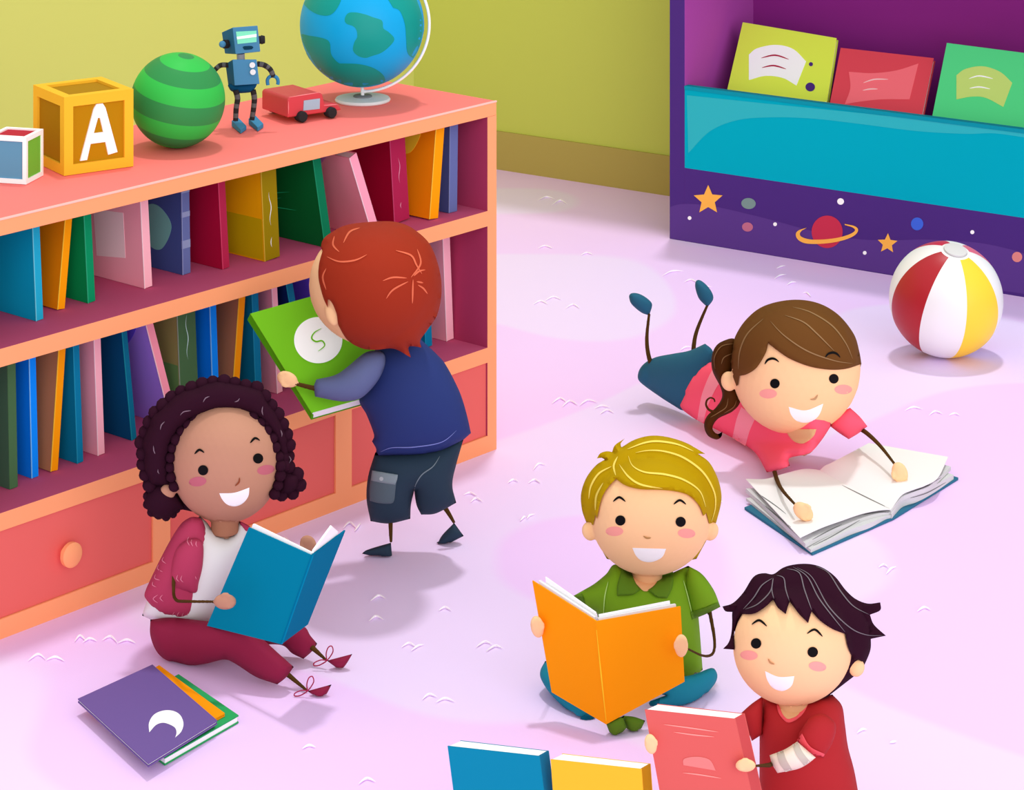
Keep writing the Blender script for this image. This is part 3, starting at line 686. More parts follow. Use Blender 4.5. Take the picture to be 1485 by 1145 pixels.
flat_book([(231, 964), (326, 1033.5), (228, 1088), (131, 1017)], .021, .029, 'FF9C00', 'orange book in the middle of the small stack on the carpet', group=GF)
flat_book([(221, 963), (315, 1044), (215, 1106), (113, 1012.5)], .030, .040, '705899', 'purple book with white crescent moon on top of the small stack', deco=[('crescent_moon', '216.5,1061.5* 216,1048 223,1036 236,1030 250,1030 261,1036 266,1048 263,1060 254,1069* 256,1062 254,1055 246,1050 236,1047.5 226,1051', 'FFFFFF')], group=GF)

def std_book(tl, tr, sp, bk, Yf, hexc, hsp, label, lean):
    """upright book cut by the bottom of the frame. tl,tr: front cover top corners, sp: spine far top, lean: px shift right per px down"""
    ys = [Yf, Yf, Yf+.045]; 
    T = [P(*tl, Yf), P(*tr, Yf), P(*sp, Yf+.05), P(*bk, Yf+.05)]
    B = []
    for t in T: B.append(Vector((t.x+lean*t.z, t.y, .001)))
    ctr = sum(B, Vector())/4
    r = thing('book', label, 'book', ctr, 'upright books on the carpet in the foreground')
    def lp(a, b, t): return a.lerp(b, t)
    def cell(f0, f1, g0, g1, h0=0, h1=1):   # f along tl->tr, g along front->back
        def q(f, g, h): return lp(lp(lp(B[0], B[1], f), lp(B[3], B[2], f), g), lp(lp(T[0], T[1], f), lp(T[3], T[2], f), g), h)
        return hexa([q(f0, g0, h0), q(f1, g0, h0), q(f1, g0, h1), q(f0, g0, h1)], [q(f0, g1, h0), q(f1, g1, h0), q(f1, g1, h1), q(f0, g1, h1)])
    obj('front_cover', cell(0, 1, 0, .06), M(hexc), r)
    obj('back_cover', cell(0, 1, .94, 1), M(hexc), r)
    obj('spine', cell(.985, 1, .06, .94), M(hsp), r)
    obj('pages', cell(.01, .984, .06, .94, .0, .998), M('FFFFFF'), r)
std_book((649, 1081.2), (782, 1095.8), (796, 1088), (668.5, 1073), 5.9, '0082A4', '006C90', 'teal book standing upright in the foreground', .13)
std_book((798.5, 1100.6), (930, 1114.7), (943.6, 1106.7), (816, 1092), 5.9, 'F3BB2F', 'BC8400', 'golden yellow book standing upright in the foreground', .07)

# ================================================================== PEOPLE
skin, skin2, limb = M('FFCE9A', .8, .08), M('BD8970', .8, .08), M('4F3514', .8, .08)
black, white = M('060606', .5, .1), M('FFFFFF')
def hand(cx, cy, L, W, ang, Y, thumb=1, dep=.62):
    """mitten-shaped relaxed hand: palm, four unequal curled fingers, thumb on the side. ang = direction of the fingers (deg, px frame)"""
    a = math.radians(ang); ux, uy = math.cos(a), math.sin(a); vx, vy = -uy, ux; s = Y/F; out = []
    def q(l, w, dz=0): return P(cx+ux*l*L+vx*w*W, cy+uy*l*L+vy*w*W, Y-dz*W*s)
    out.append(ball(cx-ux*.02*L, cy-uy*.02*L, .97*L, .97*W, Y, dep*W, ang))
    for w, l, in ((-.60, .62), (-.20, .80), (.20, .84), (.60, .66)):
        rr = .25*W*s
        out.append(tube([q(.0, w*.9, .28), q(l*.55, w, .42), q(l*.86, w*.95, .30), q(l, w*.92, .10)], [rr*.9, rr, rr*.85, rr*.5], 10))
    t = thumb
    out.append(tube([q(-.45, .55*t, .2), q(-.15, .86*t, .36), q(.18, .93*t, .40), q(.32, .86*t, .36)], [.2*W*s, .24*W*s, .2*W*s, .1*W*s], 10))
    return merge(*out)
def body_mesh(name, pieces, mats, parent, voxel=.003):
    """pieces: (geo, material index). Fused into one continuous skin."""
    g = merge(*[p[0] for p in pieces])
    me = bpy.data.meshes.new('tmp'); me.from_pydata([tuple(v) for v in g[0]], [], g[1])
    bm = bmesh.new(); bm.from_mesh(me); bmesh.ops.recalc_face_normals(bm, faces=bm.faces); bm.to_mesh(me); bm.free()
    o = bpy.data.objects.new('tmp', me); C.objects.link(o)
    r = o.modifiers.new('r', 'REMESH'); r.mode = 'VOXEL'; r.voxel_size = voxel
    sm = o.modifiers.new('s', 'SMOOTH'); sm.factor = .5; sm.iterations = 3
    dg = bpy.context.evaluated_depsgraph_get(); ev = o.evaluated_get(dg); m2 = bpy.data.meshes.new_from_object(ev)
    vs = [v.co.copy() for v in m2.vertices]; fs = [tuple(p.vertices) for p in m2.polygons]
    cen = [p.center.copy() for p in m2.polygons]
    bpy.data.objects.remove(o); bpy.data.meshes.remove(me); bpy.data.meshes.remove(m2)
    kd = KDTree(len(g[0])); tag = []
    for gi, mi in pieces: tag += [mi]*len(gi[0])
    for i, v in enumerate(g[0]): kd.insert(v, i)
    kd.balance()
    mi = [tag[kd.find(c)[1]] for c in cen]
    return obj(name, (vs, fs, mi), mats, parent, smooth=180)
def face(head_bvh, bodyo, eyes, brows, cheeks, nose, mouth, cheek_c, nose_c, er=7.4, brow_t=None, extra_lift=None):
    for x, y in eyes: obj('eye', drape(ell(x, y, er, er, n=24), head_bvh, lift=.0018, g=3), black, bodyo, smooth=40)
    for i, b_ in enumerate(brows): obj('eyebrow', drape(stroke_poly(b_, 3.4, step=1.5), brow_t or head_bvh, lift=.0022, g=2.5), black, bodyo)
    for x, y, a in cheeks: obj('cheek_blush', drape(ell(x, y, 12.8, 7, a), head_bvh, lift=.0008, g=4), M(cheek_c), bodyo, smooth=40)
    obj('nose', drape(stroke_poly(nose, 2.6, step=1.5), head_bvh, lift=.0028, g=2.5), M(nose_c), bodyo)
    obj('mouth', drape(mouth, head_bvh, lift=.0018, step=2), white, bodyo, smooth=40, label='wide smiling mouth showing white teeth')
def strands(lst, target, parent, hexc, w=2.2, lift=.002, name='hair_strand'):
    for s in lst: obj(name, drape(stroke_poly(s, w), target, lift=lift, g=4), M(hexc), parent)
def SC(s, ox, oy, k):
    r = []
    for t in s.split():
        c = t.endswith('*'); x, y = t.rstrip('*').split(','); r.append('%.1f,%.1f%s' % (ox+float(x)/k, oy+float(y)/k, '*' if c else ''))
    return ' '.join(r)

# ---------------------------------------------------------------- 1. standing child with red hair
p = thing('person', 'standing person with short red hair, back turned, navy top and dark shorts', 'person', P(600, 800, 7.82)*1)
p.location.z = 0
Yh = 7.60
head = ball(542, 413, 94, 89, Yh)
neck = stick('560,465 590,535', [Yh+.08, 7.84], 26, 24)
core = merge(stick('585,525 598,570 603,610 602,635', 7.80, 30, 26), stick('590,645 566,700 566,742', 7.80, 34, 22), stick('612,645 630,690 642,730', 7.80, 34, 18))
ear = ball(483, 453, 11.5, 19, Yh-.10, 9, -8)
hnd = hand(416.5, 549.5, 16.5, 11.5, 205, 7.655, -1)
Bd = body_mesh('body', [(head, 0), (neck, 0), (core, 0), (ear, 0), (hnd, 0),
    (stick('427,555.5 455,562.5 480,566', 7.655, 5.5, 9), 1),
    (stick('566,740 567,786', 7.80, 9, 4.5), 1), (stick('640,728 650,743 659,758', [7.88, 7.88], 9, 4.5), 1),
    (stick('480,566 520,550 556,530 580,530', [7.655, 7.69, 7.72, 7.78], 9, 12), 1)], [skin, limb], p)
ho = '467.6,363.9* 465.5,356 470,345 482,336 497,328 516,323.5 557.6,320.5 580,323 600,332 623,353.5 636,386 640.5,419 635,454 620,478 609.6,493 611,503.5* 593,502.6 595.6,518* 571,505.5 545.7,507 525,505 504,493 491,472 490,468* 488,455 482,440 476,434 475,445.5* 468.5,430.7 462,404 462.6,383'
hb = inflate(ho, Yh+.02, 1.0, front=.9, back=1.03)
hf = drape(ho, bvh(head, hb), lift=.012, puff=.010, g=4.2)
hair = obj('hair', merge(hb, hf), M('9D2F18'), p, smooth=60)
strands(['596,402 610,382 605,361', '612,397 604,384 596,370 574,363', '599,405 598,440', '592,408 570,420 560,433', '590,403 570,402 555,407', '600,400 608,393 617,391', '604,408 614,410', '606,413 614,418 620,426', '522,330 507,336 498,352', '485,342 483,355 492,365', '474,372 492,379 515,377 532,369', '473,389 468,402 473,420'], bvh(hf, hb), hair, 'DE6C4C', 2.6)
to_ = '545,500* 580,490 608,490* 632,512 647,529.7 666.6,568 677,601 683,627.7* 672.5,637* 638,653 602.7,659.5 543,660* 545.7,651.5 539.5,639.6* 542.5,630.7 532,602 521,578.7 535,550'
tg_ = inflate(to_, 7.76, .78); shirt = obj('shirt', tg_, M('2A3A75'), p, smooth=180)
sl = inflate('557.6,514 545.7,508 528,512 504,531.6 486,543.5 458.7,550* 455,561 457,574.7* 486,580.6 504,581.6 525,576 545.7,555.4 557.6,531.7', [(457, 560, 7.655), (557, 520, 7.68), (500, 580, 7.66)], .9)
obj('sleeve', sl, M('626C96'), p, smooth=180, label='pale slate blue sleeve')
strands(['552,655 568,649 600,648 640,641 662,624'], bvh(tg_), shirt, '7F8FD0', 1.6, name='hem_stitching')
sh = inflate('544,656* 534,690 531.5,722.8 537.4,755.4* 564,758.8 595,752* 596,731.7 600.7,711* 604,731.7 610.8,746* 632.5,744 661.6,728.7* 656,702 662,672 673,634* 640,646 600,652', 7.80, .85)
sho = obj('shorts', sh, M('293B4B'), p, smooth=180)
sb = bvh(sh)
pk = obj('pocket', drape('539.5,681.8* 577,688* 574,705 571.6,725.7 567,730 550,729.5 536,725.7* 536,705', sb, lift=.003, puff=.003), M('56666F'), sho, smooth=50)
obj('pocket_flap', drape('539.5,681.8* 577,688* 576,695 573,702.6* 555,700 538,696.6*', sb, lift=.006, puff=.003), M('84949A'), pk, smooth=50)
obj('pocket_button', drape(ell(553, 694, 3, 3), sb, lift=.010), M('B3BEC2'), pk)
strands(['638,661 628,676 612,688 603,702 601,711'], sb, sho, '75848C', 1.6, name='seam')
for s_, Y_ in (('567,786.6* 568.8,809.5* 546,807 525,802.5* 530,798 546,792.5', 7.80), ('658.6,757.8* 672.5,776.8* 650,788 632,794.6* 634,790 641,776', 7.90)):
    obj('shoe', inflate(s_, Y_, .9, g=3), M('293B4B'), p, smooth=180)
# his book
gq = [(363, 454.4, 7.70), (503, 415, 7.86), (592, 559, 7.86), (452, 598.5, 7.68)]
gb0 = thing('picture_book', 'green picture book with white circle held at the shelf', 'book', P(452, 607, 7.70))
fr = slab(gq, .003); gco = obj('front_cover', fr, M('72BE1E'), gb0)
def shift(q, dx, dy, dY=0): return [(x+dx, y+dy, Y+dY) for x, y, Y in q]
bk_ = hexa([P(*q) for q in [(363, 454.4, 7.703), (452, 598.5, 7.683), (450.7, 607.6, 7.70), (358.6, 463.5, 7.72)]], [P(*q) for q in [(366, 454, 7.71), (455, 598, 7.69), (454, 607.0, 7.705), (362, 463, 7.726)]])
obj('spine', bk_, M('4FA005'), gb0)
obj('pages', hexpx([(364, 455.2), (503, 416), (591, 560), (453, 599)], [7.706, 7.866, 7.866, 7.686], [(364, 462), (503, 423), (590, 567), (452.5, 606)], [7.725, 7.885, 7.885, 7.705]), M('FFFFFF'), gb0)
obj('back_cover', hexpx([(360, 463), (503, 424), (590, 568), (451, 607.6)], [7.727, 7.887, 7.887, 7.707], [(360, 463.6), (503, 424.6), (590, 568.8), (451, 608.4)], [7.730, 7.89, 7.89, 7.71]), M('4FA005'), gb0)
fb = bvh(fr)
obj('cover_circle', drape(ell(461.5, 493, 35, 33.5), fb, lift=.0012), white, gco)
obj('cover_squiggle', drape(stroke_poly('466,476 456,482 452,490 458,495 467,494 471,500 467,505 461,509', 2.4, step=1.5), fb, lift=.0022, g=2), M('72BE1E'), gco)

# ---------------------------------------------------------------- 2. seated curly haired child
p = thing('person', 'seated person with curly dark hair in a plum cardigan reading a teal book', 'person', (P(290, 960, 7.1).x, 7.1, 0))
Yh = 7.12
head = ball(326.5, 670, 80.5, 88.5, Yh, 82)
neck = stick('326,730 326,772', [Yh, Yh], 40, 40, n=40)
ear = ball(243.5, 712.5, 11.5, 11.5, Yh-.02, 8)
core = merge(stick('325,772 305,820 270,890 262,925', [7.14, 7.10], 36, 44), stick('262,925 330,932 412,972', [7.08, 6.91], 30, 18), stick('270,925 380,915 446,935', [7.10, 7.06], 30, 8))
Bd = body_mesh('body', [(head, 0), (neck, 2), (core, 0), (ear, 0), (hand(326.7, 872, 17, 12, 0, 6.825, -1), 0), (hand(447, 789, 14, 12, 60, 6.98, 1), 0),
    (stick('252,830 252,862 256,870 264,871.5 309.7,872', [7.02, 6.99, 6.88, 6.83], 6, 4.2), 1), (stick('372,800 400,815 440,797', [7.14, 7.0], 6, 5), 1),
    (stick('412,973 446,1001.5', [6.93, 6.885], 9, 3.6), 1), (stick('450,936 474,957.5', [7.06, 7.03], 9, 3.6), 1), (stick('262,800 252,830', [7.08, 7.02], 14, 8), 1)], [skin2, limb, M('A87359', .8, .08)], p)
hbv = bvh(head)
face(hbv, Bd, [(294.5, 681.6), (374.4, 664.5)], ['282,658 289,652 296,656', '363,642 370,635 377,638.5'], [(286.6, 698, -6), (385.6, 681, -10)], '341,704.5 346.5,699 347.5,692.5',
     '318,715* 340,714 361.7,706.6* 360,719.5 351.5,730 340,734 329,731 322,723.5', 'BF6775', '8F4A2E', 7.4)
outer = '216.7,703 208,679 207,657 205.7,640 213,620.5 221.6,601 235,590 248.5,577.7 265.6,566.7 285,560.6 304.7,554.5 324,553 346,557 363,560.6 379,566.7 388,582.6 399,596 408.7,613 414.8,628 419.7,647 418,667 420,683 434,689 435.6,701 427,713 414.8,717 400,716'
inner = '398,716 404,700 406.5,684 405.5,667 400.5,652 393,633 383,620.5 371,608 358.5,602 341,600 326.7,599.5 312,600 297,604.6 282.7,609 270.5,617 260.7,628 254,640 249,652 247,667 247,681.6 249,694 253,706'
dh = M('2E1020', .85, .05)
hback = inflate('216,700* 208,679 207,657 206,640 213,620 222,602 248,578 285,561 324,553 363,561 388,583 409,613 419,647 418,667 412,690* 396,712* 365,738* 320,750* 262,738*', Yh+.035, 1, front=.25, back=1.0)
ring = inflate(curve(outer, False)+curve(inner, False), Yh-.015, 1.1)
left_puff = inflate('222,702* 212,718 209,731 218,744 224,750 240,752 252,748 258,740 268,737* 256,716 240,700', Yh+.01, 1)
cur = []
def curls(s, r, Y, jit=.0, sp=11.0):
    c = curve(s, False, 1.0); acc = 0; last = c[0]; cur.append(sphere(P(*last, Y), r*Y/F, sub=2))
    for q in c[1:]:
        if math.hypot(q[0]-last[0], q[1]-last[1]) >= sp:
            last = q; cur.append(sphere(P(q[0], q[1], Y+random.uniform(-jit, jit)), r*random.uniform(.9, 1.1)*Y/F, sub=2))
curls(outer, 10.5, Yh-.01, .006, 15.5); curls(inner, 8.5, Yh-.05, .004, 13.5)
mid = '228,690 226,665 228,640 240,615 262,592 290,580 325,576 355,580 378,600 394,622 408,645 411,670 414,700'
curls(mid, 10, Yh-.025, .01, 11); 
for k in range(46):                                   # the back of the head
    a_ = random.uniform(0, 2*math.pi); q_ = random.uniform(0, .95); x_ = 316+q_*100*math.cos(a_); y_ = 650+q_*92*math.sin(a_)
    if y_ > 738: continue
    cur.append(sphere(P(x_, y_, Yh+.03+.165*math.sqrt(1-q_*q_)), .03, sub=2))
for x_, y_, r_ in ((214, 719, 7), (214, 731, 7), (220, 742, 7), (230, 746, 7), (241, 749, 6.5), (251, 745, 6), (256, 738, 6), (226, 722, 12), (238, 732, 12), (263, 735, 4), (430, 690, 7), (432, 701, 7), (424, 709, 7), (415, 713, 6), (418, 697, 11), (406, 714, 5), (399, 716, 4)):
    cur.append(sphere(P(x_, y_, Yh+.01), r_*Yh/F, sub=2))
hair = obj('hair', merge(hback, ring, left_puff, *cur), dh, p, smooth=180)
hv = bvh(ring, *cur)
strands(['294.5,583 298,577 304,574.5', '340,582.5 345,581 347.5,577', '261.5,602 266,597 277,595', '232.5,623 234,616 239,611', '222.5,646 223,653 225,658', '229,680 229,684 231,687', '381,589 380,596 381.5,602', '407,623 409,629 408.5,633', '419,661 422,666 419.5,671'], hv, hair, '7A6470', 1.6)
# clothes
wt = inflate('290,748* 300,757 306,765 316,774 329,777.5 341,771 346,755* 353,758 363,768* 352,810 340,850 322,890 299,909 277,915 245,910 206,892* 214,868 240,800 270,760', 7.13, .8)
so = obj('shirt', wt, M('E5E5E5'), p, smooth=180, label='off-white shirt under the cardigan')
cg = inflate('281,749 292.7,753 299,771 301,797.6 296,845 287,886.7 279.5,896 258.6,897.5 232,889 211.4,868 210,859 222,831.7 243,790 261,761 271.7,752', 7.09, .85)
cgo = obj('cardigan', cg, M('B13A5B'), p, smooth=180)
obj('cardigan_edge', inflate('346,755* 352,757 363,763* 356,775*', 7.12, 1), M('B13A5B'), p, smooth=180)
slv = inflate('262,788 280,780 294,787 294,818.6 288,845 284,859 266.5,856.6 247,852* 245.5,839.6 252,805.5', 7.03, .75)
slo = obj('sleeve', slv, M('B13A5B'), p, smooth=180)
cb = bvh(cg, slv)
strands(['274,778 271.5,784 275,791', '279,780 277,786 280,792', '285,784 284,789 286,793', '238,807 235,812 241,817', '231,818 228,824 236,829', '226,832 224,838 232,841', '222,843 221,848 227,851', '258,833 256,839 260,843', '264,834 262,840 266,844', '229,862 222,868 229,874', '236,862 232,867 237,872', '253,887 250,892 254,895', '260,887 257,892 261,896', '266,888 264,892 267,896', '273,888 271,892 274,896', '283,835 285,840', '289,838 290,842'], cb, cgo, 'DD7E98', 1.4, name='knit_mark')
pt = inflate('218,898* 218,921 227,944 243,957.5 274,964 298,962 325.4,956 342.4,962.7 371,981 402,992* 414.5,982 426,966.6* 405,948 384,928.6 360,905* 298,900 250,895', lambda x, y: 7.07-.17*max(0, min(1, (x-250)/160)), .85)
obj('trouser_leg', pt, M('8B2040'), p, smooth=180)
pt2 = inflate('300,915* 340,900 400,896 440.7,908 450,921 460,933* 452.5,944 440,955* 423.6,947 408,935 370,935 320,940', lambda x, y: 7.12-.05*max(0, min(1, (x-300)/150)), .8)
obj('trouser_leg', pt2, M('8B2040'), p, smooth=180)
for s_, Y_ in (('446,1001.5* 480.8,992* 473.4,1006 464,1014.6 455,1008.5', 6.87), ('474,957.5* 511,947.8* 502,962.7 493.6,971 484,965', 7.03)):
    s0 = obj('shoe', inflate(s_, Y_, .9, g=3), M('8B2040'), p, smooth=180)
    x0, y0 = pts(s_)[0][:2]
    for lp_ in ([(0, 0), (-1, -10), (2, -19), (7, -21), (9, -14), (5, -6), (0, 0)], [(0, 0), (-8, -1), (-18, 3), (-19, 7), (-12, 7), (-4, 3), (0, 0)]):
        obj('bow_loop', stick(' '.join('%f,%f' % (x0+a, y0+b) for a, b in lp_), Y_-.008, 1.7, step=1.5, n=8), M('A32048'), s0, smooth=60)
# teal book
tbk = thing('book', 'open teal hardback held by the curly haired person', 'book', P(408, 934, 6.86))
ca = [(453, 805.5, 6.73), (408, 934, 6.76), (300, 907, 6.87), (360.8, 764.4, 6.92)]
cb2 = [(453, 805.5, 6.73), (501, 769, 6.88), (446.7, 905, 6.90), (408, 934, 6.76)]
obj('front_cover', slab(ca, .004), M('0083A6', .85, .04), tbk); obj('back_cover', slab(cb2, .004), M('006E94', .85, .04), tbk, label='teal back cover with its shade painted in')  # back cover is the same teal, darkened to paint in its shaded side
obj('pages', slab(on_plane(ca, [(450, 801.3), (406, 928), (304, 903), (364.7, 759.4)]), .006, off=.005), white, tbk)
obj('pages', slab(on_plane(cb2, [(458, 799.5), (484, 764), (493, 772), (444, 899), (414, 922)]), .005, off=.005), white, tbk)

# ---------------------------------------------------------------- 3. blond child, cross legged
p = thing('person', 'cross-legged person with blond hair in a green shirt', 'person', (P(940, 1000, 6.95).x, 6.95, 0))
Yh = 6.95
head = ball(944, 748, 87, 87, Yh, 84)
neck = stick('940,805 938,850', 6.98, 42, 44, n=40)
earL, earR = ball(855, 770, 11, 14, Yh, 8, -15), ball(1031, 770, 11, 14, Yh, 8, 15)
core = merge(stick('937,850 940,960', 7.01, 50, 60), stick('950,985 1005,995 965,1014', [6.99, 6.91, 6.83], 12, 8), stick('930,975 810,985 850,1035', [6.98, 6.90, 6.78], 24, 12))
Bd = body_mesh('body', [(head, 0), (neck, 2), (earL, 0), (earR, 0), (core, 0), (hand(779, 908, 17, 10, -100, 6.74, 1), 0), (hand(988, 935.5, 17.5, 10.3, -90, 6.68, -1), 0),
    (stick('1029,885 1036,925 1035.5,943 1030,950 1018,950 998,940.7', [6.97, 6.93, 6.87, 6.69], 6.5, 3.6), 1), (limb3([(895, 850, 7.01, 14), (850, 872, 7.02, 6), (820, 897, 6.98, 5), (789, 914, 6.77, 3.5)]), 1), (stick('960,845 1005,850 1029,890', [7.0, 7.0, 6.97], 10, 6), 1)],
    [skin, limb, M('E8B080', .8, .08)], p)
hbv = bvh(head)
face(hbv, Bd, [(899.6, 754.4), (987.2, 756.4)], ['889,727 898,720.7 907,727', '977,731 986,725 995,731'], [(891, 770, 0), (995.7, 773, 3)], '933,777 938,780 944,779.6',
     '917,794* 966,795.4* 961,806.6 951.8,812.5 941.5,814.8 930,812.5 922,805', 'FBA599', 'B98A55', 7.4)
bl = M('B59200', .8, .08)
ho = '850,757* 844,739 842.6,716 850,693 863.6,675 877,666* 872,663.5 865.5,664.6* 870.5,657 879.7,654 887.7,655* 892,645 906,635.6* 900,643 901.4,648.6* 918.6,638 939,632 960,632 985,638 1005.6,647.5 1022.7,657.8* 1012.4,657.8* 1028.5,670 1040,691 1045.6,711.6 1045.6,730 1038.8,757* 1028.5,759* 1024.6,743.6* 1020.5,747.5* 1013.6,732 998.7,718 978,712 955,710 927.7,709 907,703.6 893,694* 879.7,709 871.6,725 865.5,751.6* 863.6,746* 860,761*'
hb = inflate('850,757* 844,739 842.6,716 850,693 863.6,675 877,666 890,655 905,646 918.6,638 939,632 960,632 985,638 1005.6,647.5 1012.4,657.8 1028.5,670 1040,691 1045.6,711.6 1045.6,730 1038.8,757* 1010,810* 944,825* 880,810*', Yh+.025, 1, front=.45, back=.98)
hf = drape(ho, bvh(head, hb), lift=.009, puff=.009, g=4.2)
hair = obj('hair', merge(hb, hf), bl, p, smooth=60)
k6 = (740, 620, 4.368)
strands([SC(s, *k6) for s in ('742,135 850,95 940,85 1060,105 1160,148', '795,157 880,143 980,150 1100,190 1220,280 1290,400 1300,500 1275,595', '748,178 775,240 850,280 980,295 1100,330 1200,400 1238,500', '690,232 750,310 830,360 965,385', '680,182 655,240 668,302', '640,245 560,290 510,370 497,450', '588,348 545,430 538,522')], bvh(hf), hair, 'F0D860', 2.8)
ts = inflate('893,818 925,835 960,835 998,820* 1006,850 1013,895 1019,971* 992,990 940,995 900,988* 872,960 866,890 854,887* 842,874 831,864* 845,856 862,846 879,832', 7.0, .72)
tso = obj('shirt', ts, M('739F1C'), p, smooth=180)
rs = inflate('998,820* 1018,832 1035,855 1044.6,879* 1025,889 1004,897* 998,870 994,845', 6.97, .9)
obj('sleeve', rs, M('739F1C'), tso, smooth=180)
tbv = bvh(ts, rs)
dg_ = M('587D1C')
obj('sleeve_cuff', drape('1001.5,887* 1022,881 1042,872.5* 1044.8,879.6* 1025,889.5 1004,898*', tbv, lift=.003, puff=.002), dg_, tso, smooth=50)
obj('sleeve_cuff', drape('831,864* 844,859.5* 848,873 854,888* 842,876', tbv, lift=.003, puff=.002), dg_, tso, smooth=50)
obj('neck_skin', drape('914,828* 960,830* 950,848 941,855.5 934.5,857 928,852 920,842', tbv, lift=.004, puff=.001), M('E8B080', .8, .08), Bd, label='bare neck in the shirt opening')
obj('collar', drape('902.7,823* 915.7,829* 921,843 928.6,855* 917,862 895,863.5* 895,850 897,841', tbv, lift=.007, puff=.004), dg_, tso, smooth=50)
obj('collar', drape('975.8,825* 959,832* 950,847 940,855* 952,865 967.5,867* 974,855 976.5,842', tbv, lift=.007, puff=.004), dg_, tso, smooth=50)
strands(['882,843 877,865 875,893', '991,841 997,862 1003,887'], tbv, tso, 'B5DB77', 1.6, name='seam', lift=.003)
jl = M('1A8499')
l1 = inflate('790.7,958* 783.6,972 785,985 801,1008.6 834,1039 852,1047.5 863,1040* 890,1025* 900,990* 860,965* 810,960', lambda x, y: 6.92-.16*max(0, min(1, (y-960)/80)), .8)
l2 = inflate('1032,968 1039.5,975 1039.5,985 1032,997 1006,1024 985,1027 943,1023.5* 941,1019 943,1016* 965,1008* 940,1000* 950,985* 1000,979', lambda x, y: 6.90-.13*max(0, min(1, (1040-x)/90)), .8)
jo = obj('trouser_leg', l1, jl, p, smooth=180); jo2 = obj('trouser_leg', l2, jl, p, smooth=180)
obj('trouser_cuff', drape('841,1041* 852,1047.5 863,1040* 858,1036* 850,1034*', bvh(l1), lift=.003, puff=.002), M('006074'), jo, smooth=50)
obj('trouser_cuff', drape('957,1011.5* 943,1016* 941.5,1020 943,1023.5* 956,1024*', bvh(l2), lift=.003, puff=.002), M('006074'), jo2, smooth=50)
for s_, Y_ in (('878.6,1048* 892,1042 903,1038* 909,1054.6* 899,1065 892,1072 886,1066', 6.65), ('903,1037* 920,1039 935.7,1044.5* 928.6,1058 919.7,1066.6 913,1062 906,1050', 6.67)):
    obj('shoe', inflate(s_, Y_, .9, g=3), M('587D1C'), p, smooth=180)
ob = thing('book', 'open orange hardback held by the blond person', 'book', P(879, 1050, 6.70))
oa = [(864.5, 900.6, 6.65), (879, 1050, 6.63), (800, 1003.4, 6.72), (771.8, 841.7, 6.77)]
obx = [(864.5, 900.6, 6.65), (987, 879, 6.73), (992.8, 988, 6.71), (879, 1050, 6.63)]
fo = slab(oa, .004); oc = obj('front_cover', fo, M('FF9B00'), ob); obj('back_cover', slab(obx, .004), M('FF9B00'), ob)
obj('spine_crease', tube([P(865, 913, 6.646), P(872, 980, 6.637), P(879, 1045, 6.627)], [.0006, .0019, .0006], 8), M('FFD02A'), oc)
obj('pages', slab(on_plane(oa, [(860, 895.5), (874, 1041), (803, 999), (779, 842.5)]), .008, off=.005), M('E2E2E4'), ob)
obj('pages', slab(on_plane(obx, [(869, 897), (981.5, 876.5), (990, 985), (883, 1043)]), .008, off=.005), M('E2E2E4'), ob)
obj('loose_page', slab(on_plane(oa, [(858, 890.5), (874, 1036), (806, 993), (785, 839)]), .003, off=.016), white, ob)
obj('loose_page', slab(on_plane(obx, [(872, 893), (975, 873), (986, 980), (884, 1037)]), .003, off=.015), white, ob)

# ---------------------------------------------------------------- 4. dark haired child, lower right
p = thing('person', 'person with spiky dark hair in a red shirt over striped sleeves', 'person', (P(1160, 1200, 6.15).x, 6.15, 0))
Yh = 6.15
head = ball(1150, 936, 87, 87.5, Yh, 84, 8)
neck = stick('1150,995 1150,1045', 6.17, 40, 42, n=40)
ear = ball(1242.5, 968, 11.5, 13.5, Yh, 8, 15)
core = merge(stick('1152,1040 1160,1120 1165,1180', 6.2, 50, 60))
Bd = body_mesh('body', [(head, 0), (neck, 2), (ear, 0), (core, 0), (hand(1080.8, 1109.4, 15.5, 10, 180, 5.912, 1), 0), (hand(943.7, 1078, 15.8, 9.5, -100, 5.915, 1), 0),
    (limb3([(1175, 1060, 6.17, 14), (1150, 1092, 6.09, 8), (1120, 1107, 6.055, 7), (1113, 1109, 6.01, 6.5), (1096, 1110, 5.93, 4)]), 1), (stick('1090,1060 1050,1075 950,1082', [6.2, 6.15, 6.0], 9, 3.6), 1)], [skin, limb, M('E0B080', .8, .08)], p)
hbv = bvh(head)
face(hbv, Bd, [(1096.4, 932.6), (1178.7, 945.2)], ['1090,905 1101,899 1112,907.6', '1170.6,918.4 1181.7,912.5 1193,922.6'], [(1086, 949.7, 5), (1185.6, 966, 8)], '1114,955 1117,960.5 1123,963',
     '1109.4,972.6* 1129,980.8 1152,980* 1148.6,992.8 1141,999.5 1132,1001.5 1120,996.5 1112.4,985', 'FBA599', 'C28E60', 7.6)
ho = '1064.8,941.6* 1048.5,940.4* 1056.7,931 1061,914.5 1062,887* 1052,886 1047.6,879* 1062.7,874 1077.8,858.8 1092.8,836 1108,830.7 1121.5,834.6* 1138,821.7 1165,817 1189,821 1210,834.6 1225.4,854 1240.5,867.8 1258.5,874.7 1276.6,873* 1276.6,884.4 1261.6,891* 1267.6,905.5 1284.8,921.4* 1263,926* 1261.6,944.6 1253,964* 1247,957 1238,956.7* 1230,938.6 1226,919* 1207,911.5 1190,900 1177,886* 1172,903* 1159,890 1145,871.4* 1139.5,890* 1127.5,880 1121.5,868.7* 1108,881 1092.8,889.5 1075,890* 1068,900 1064.5,920'
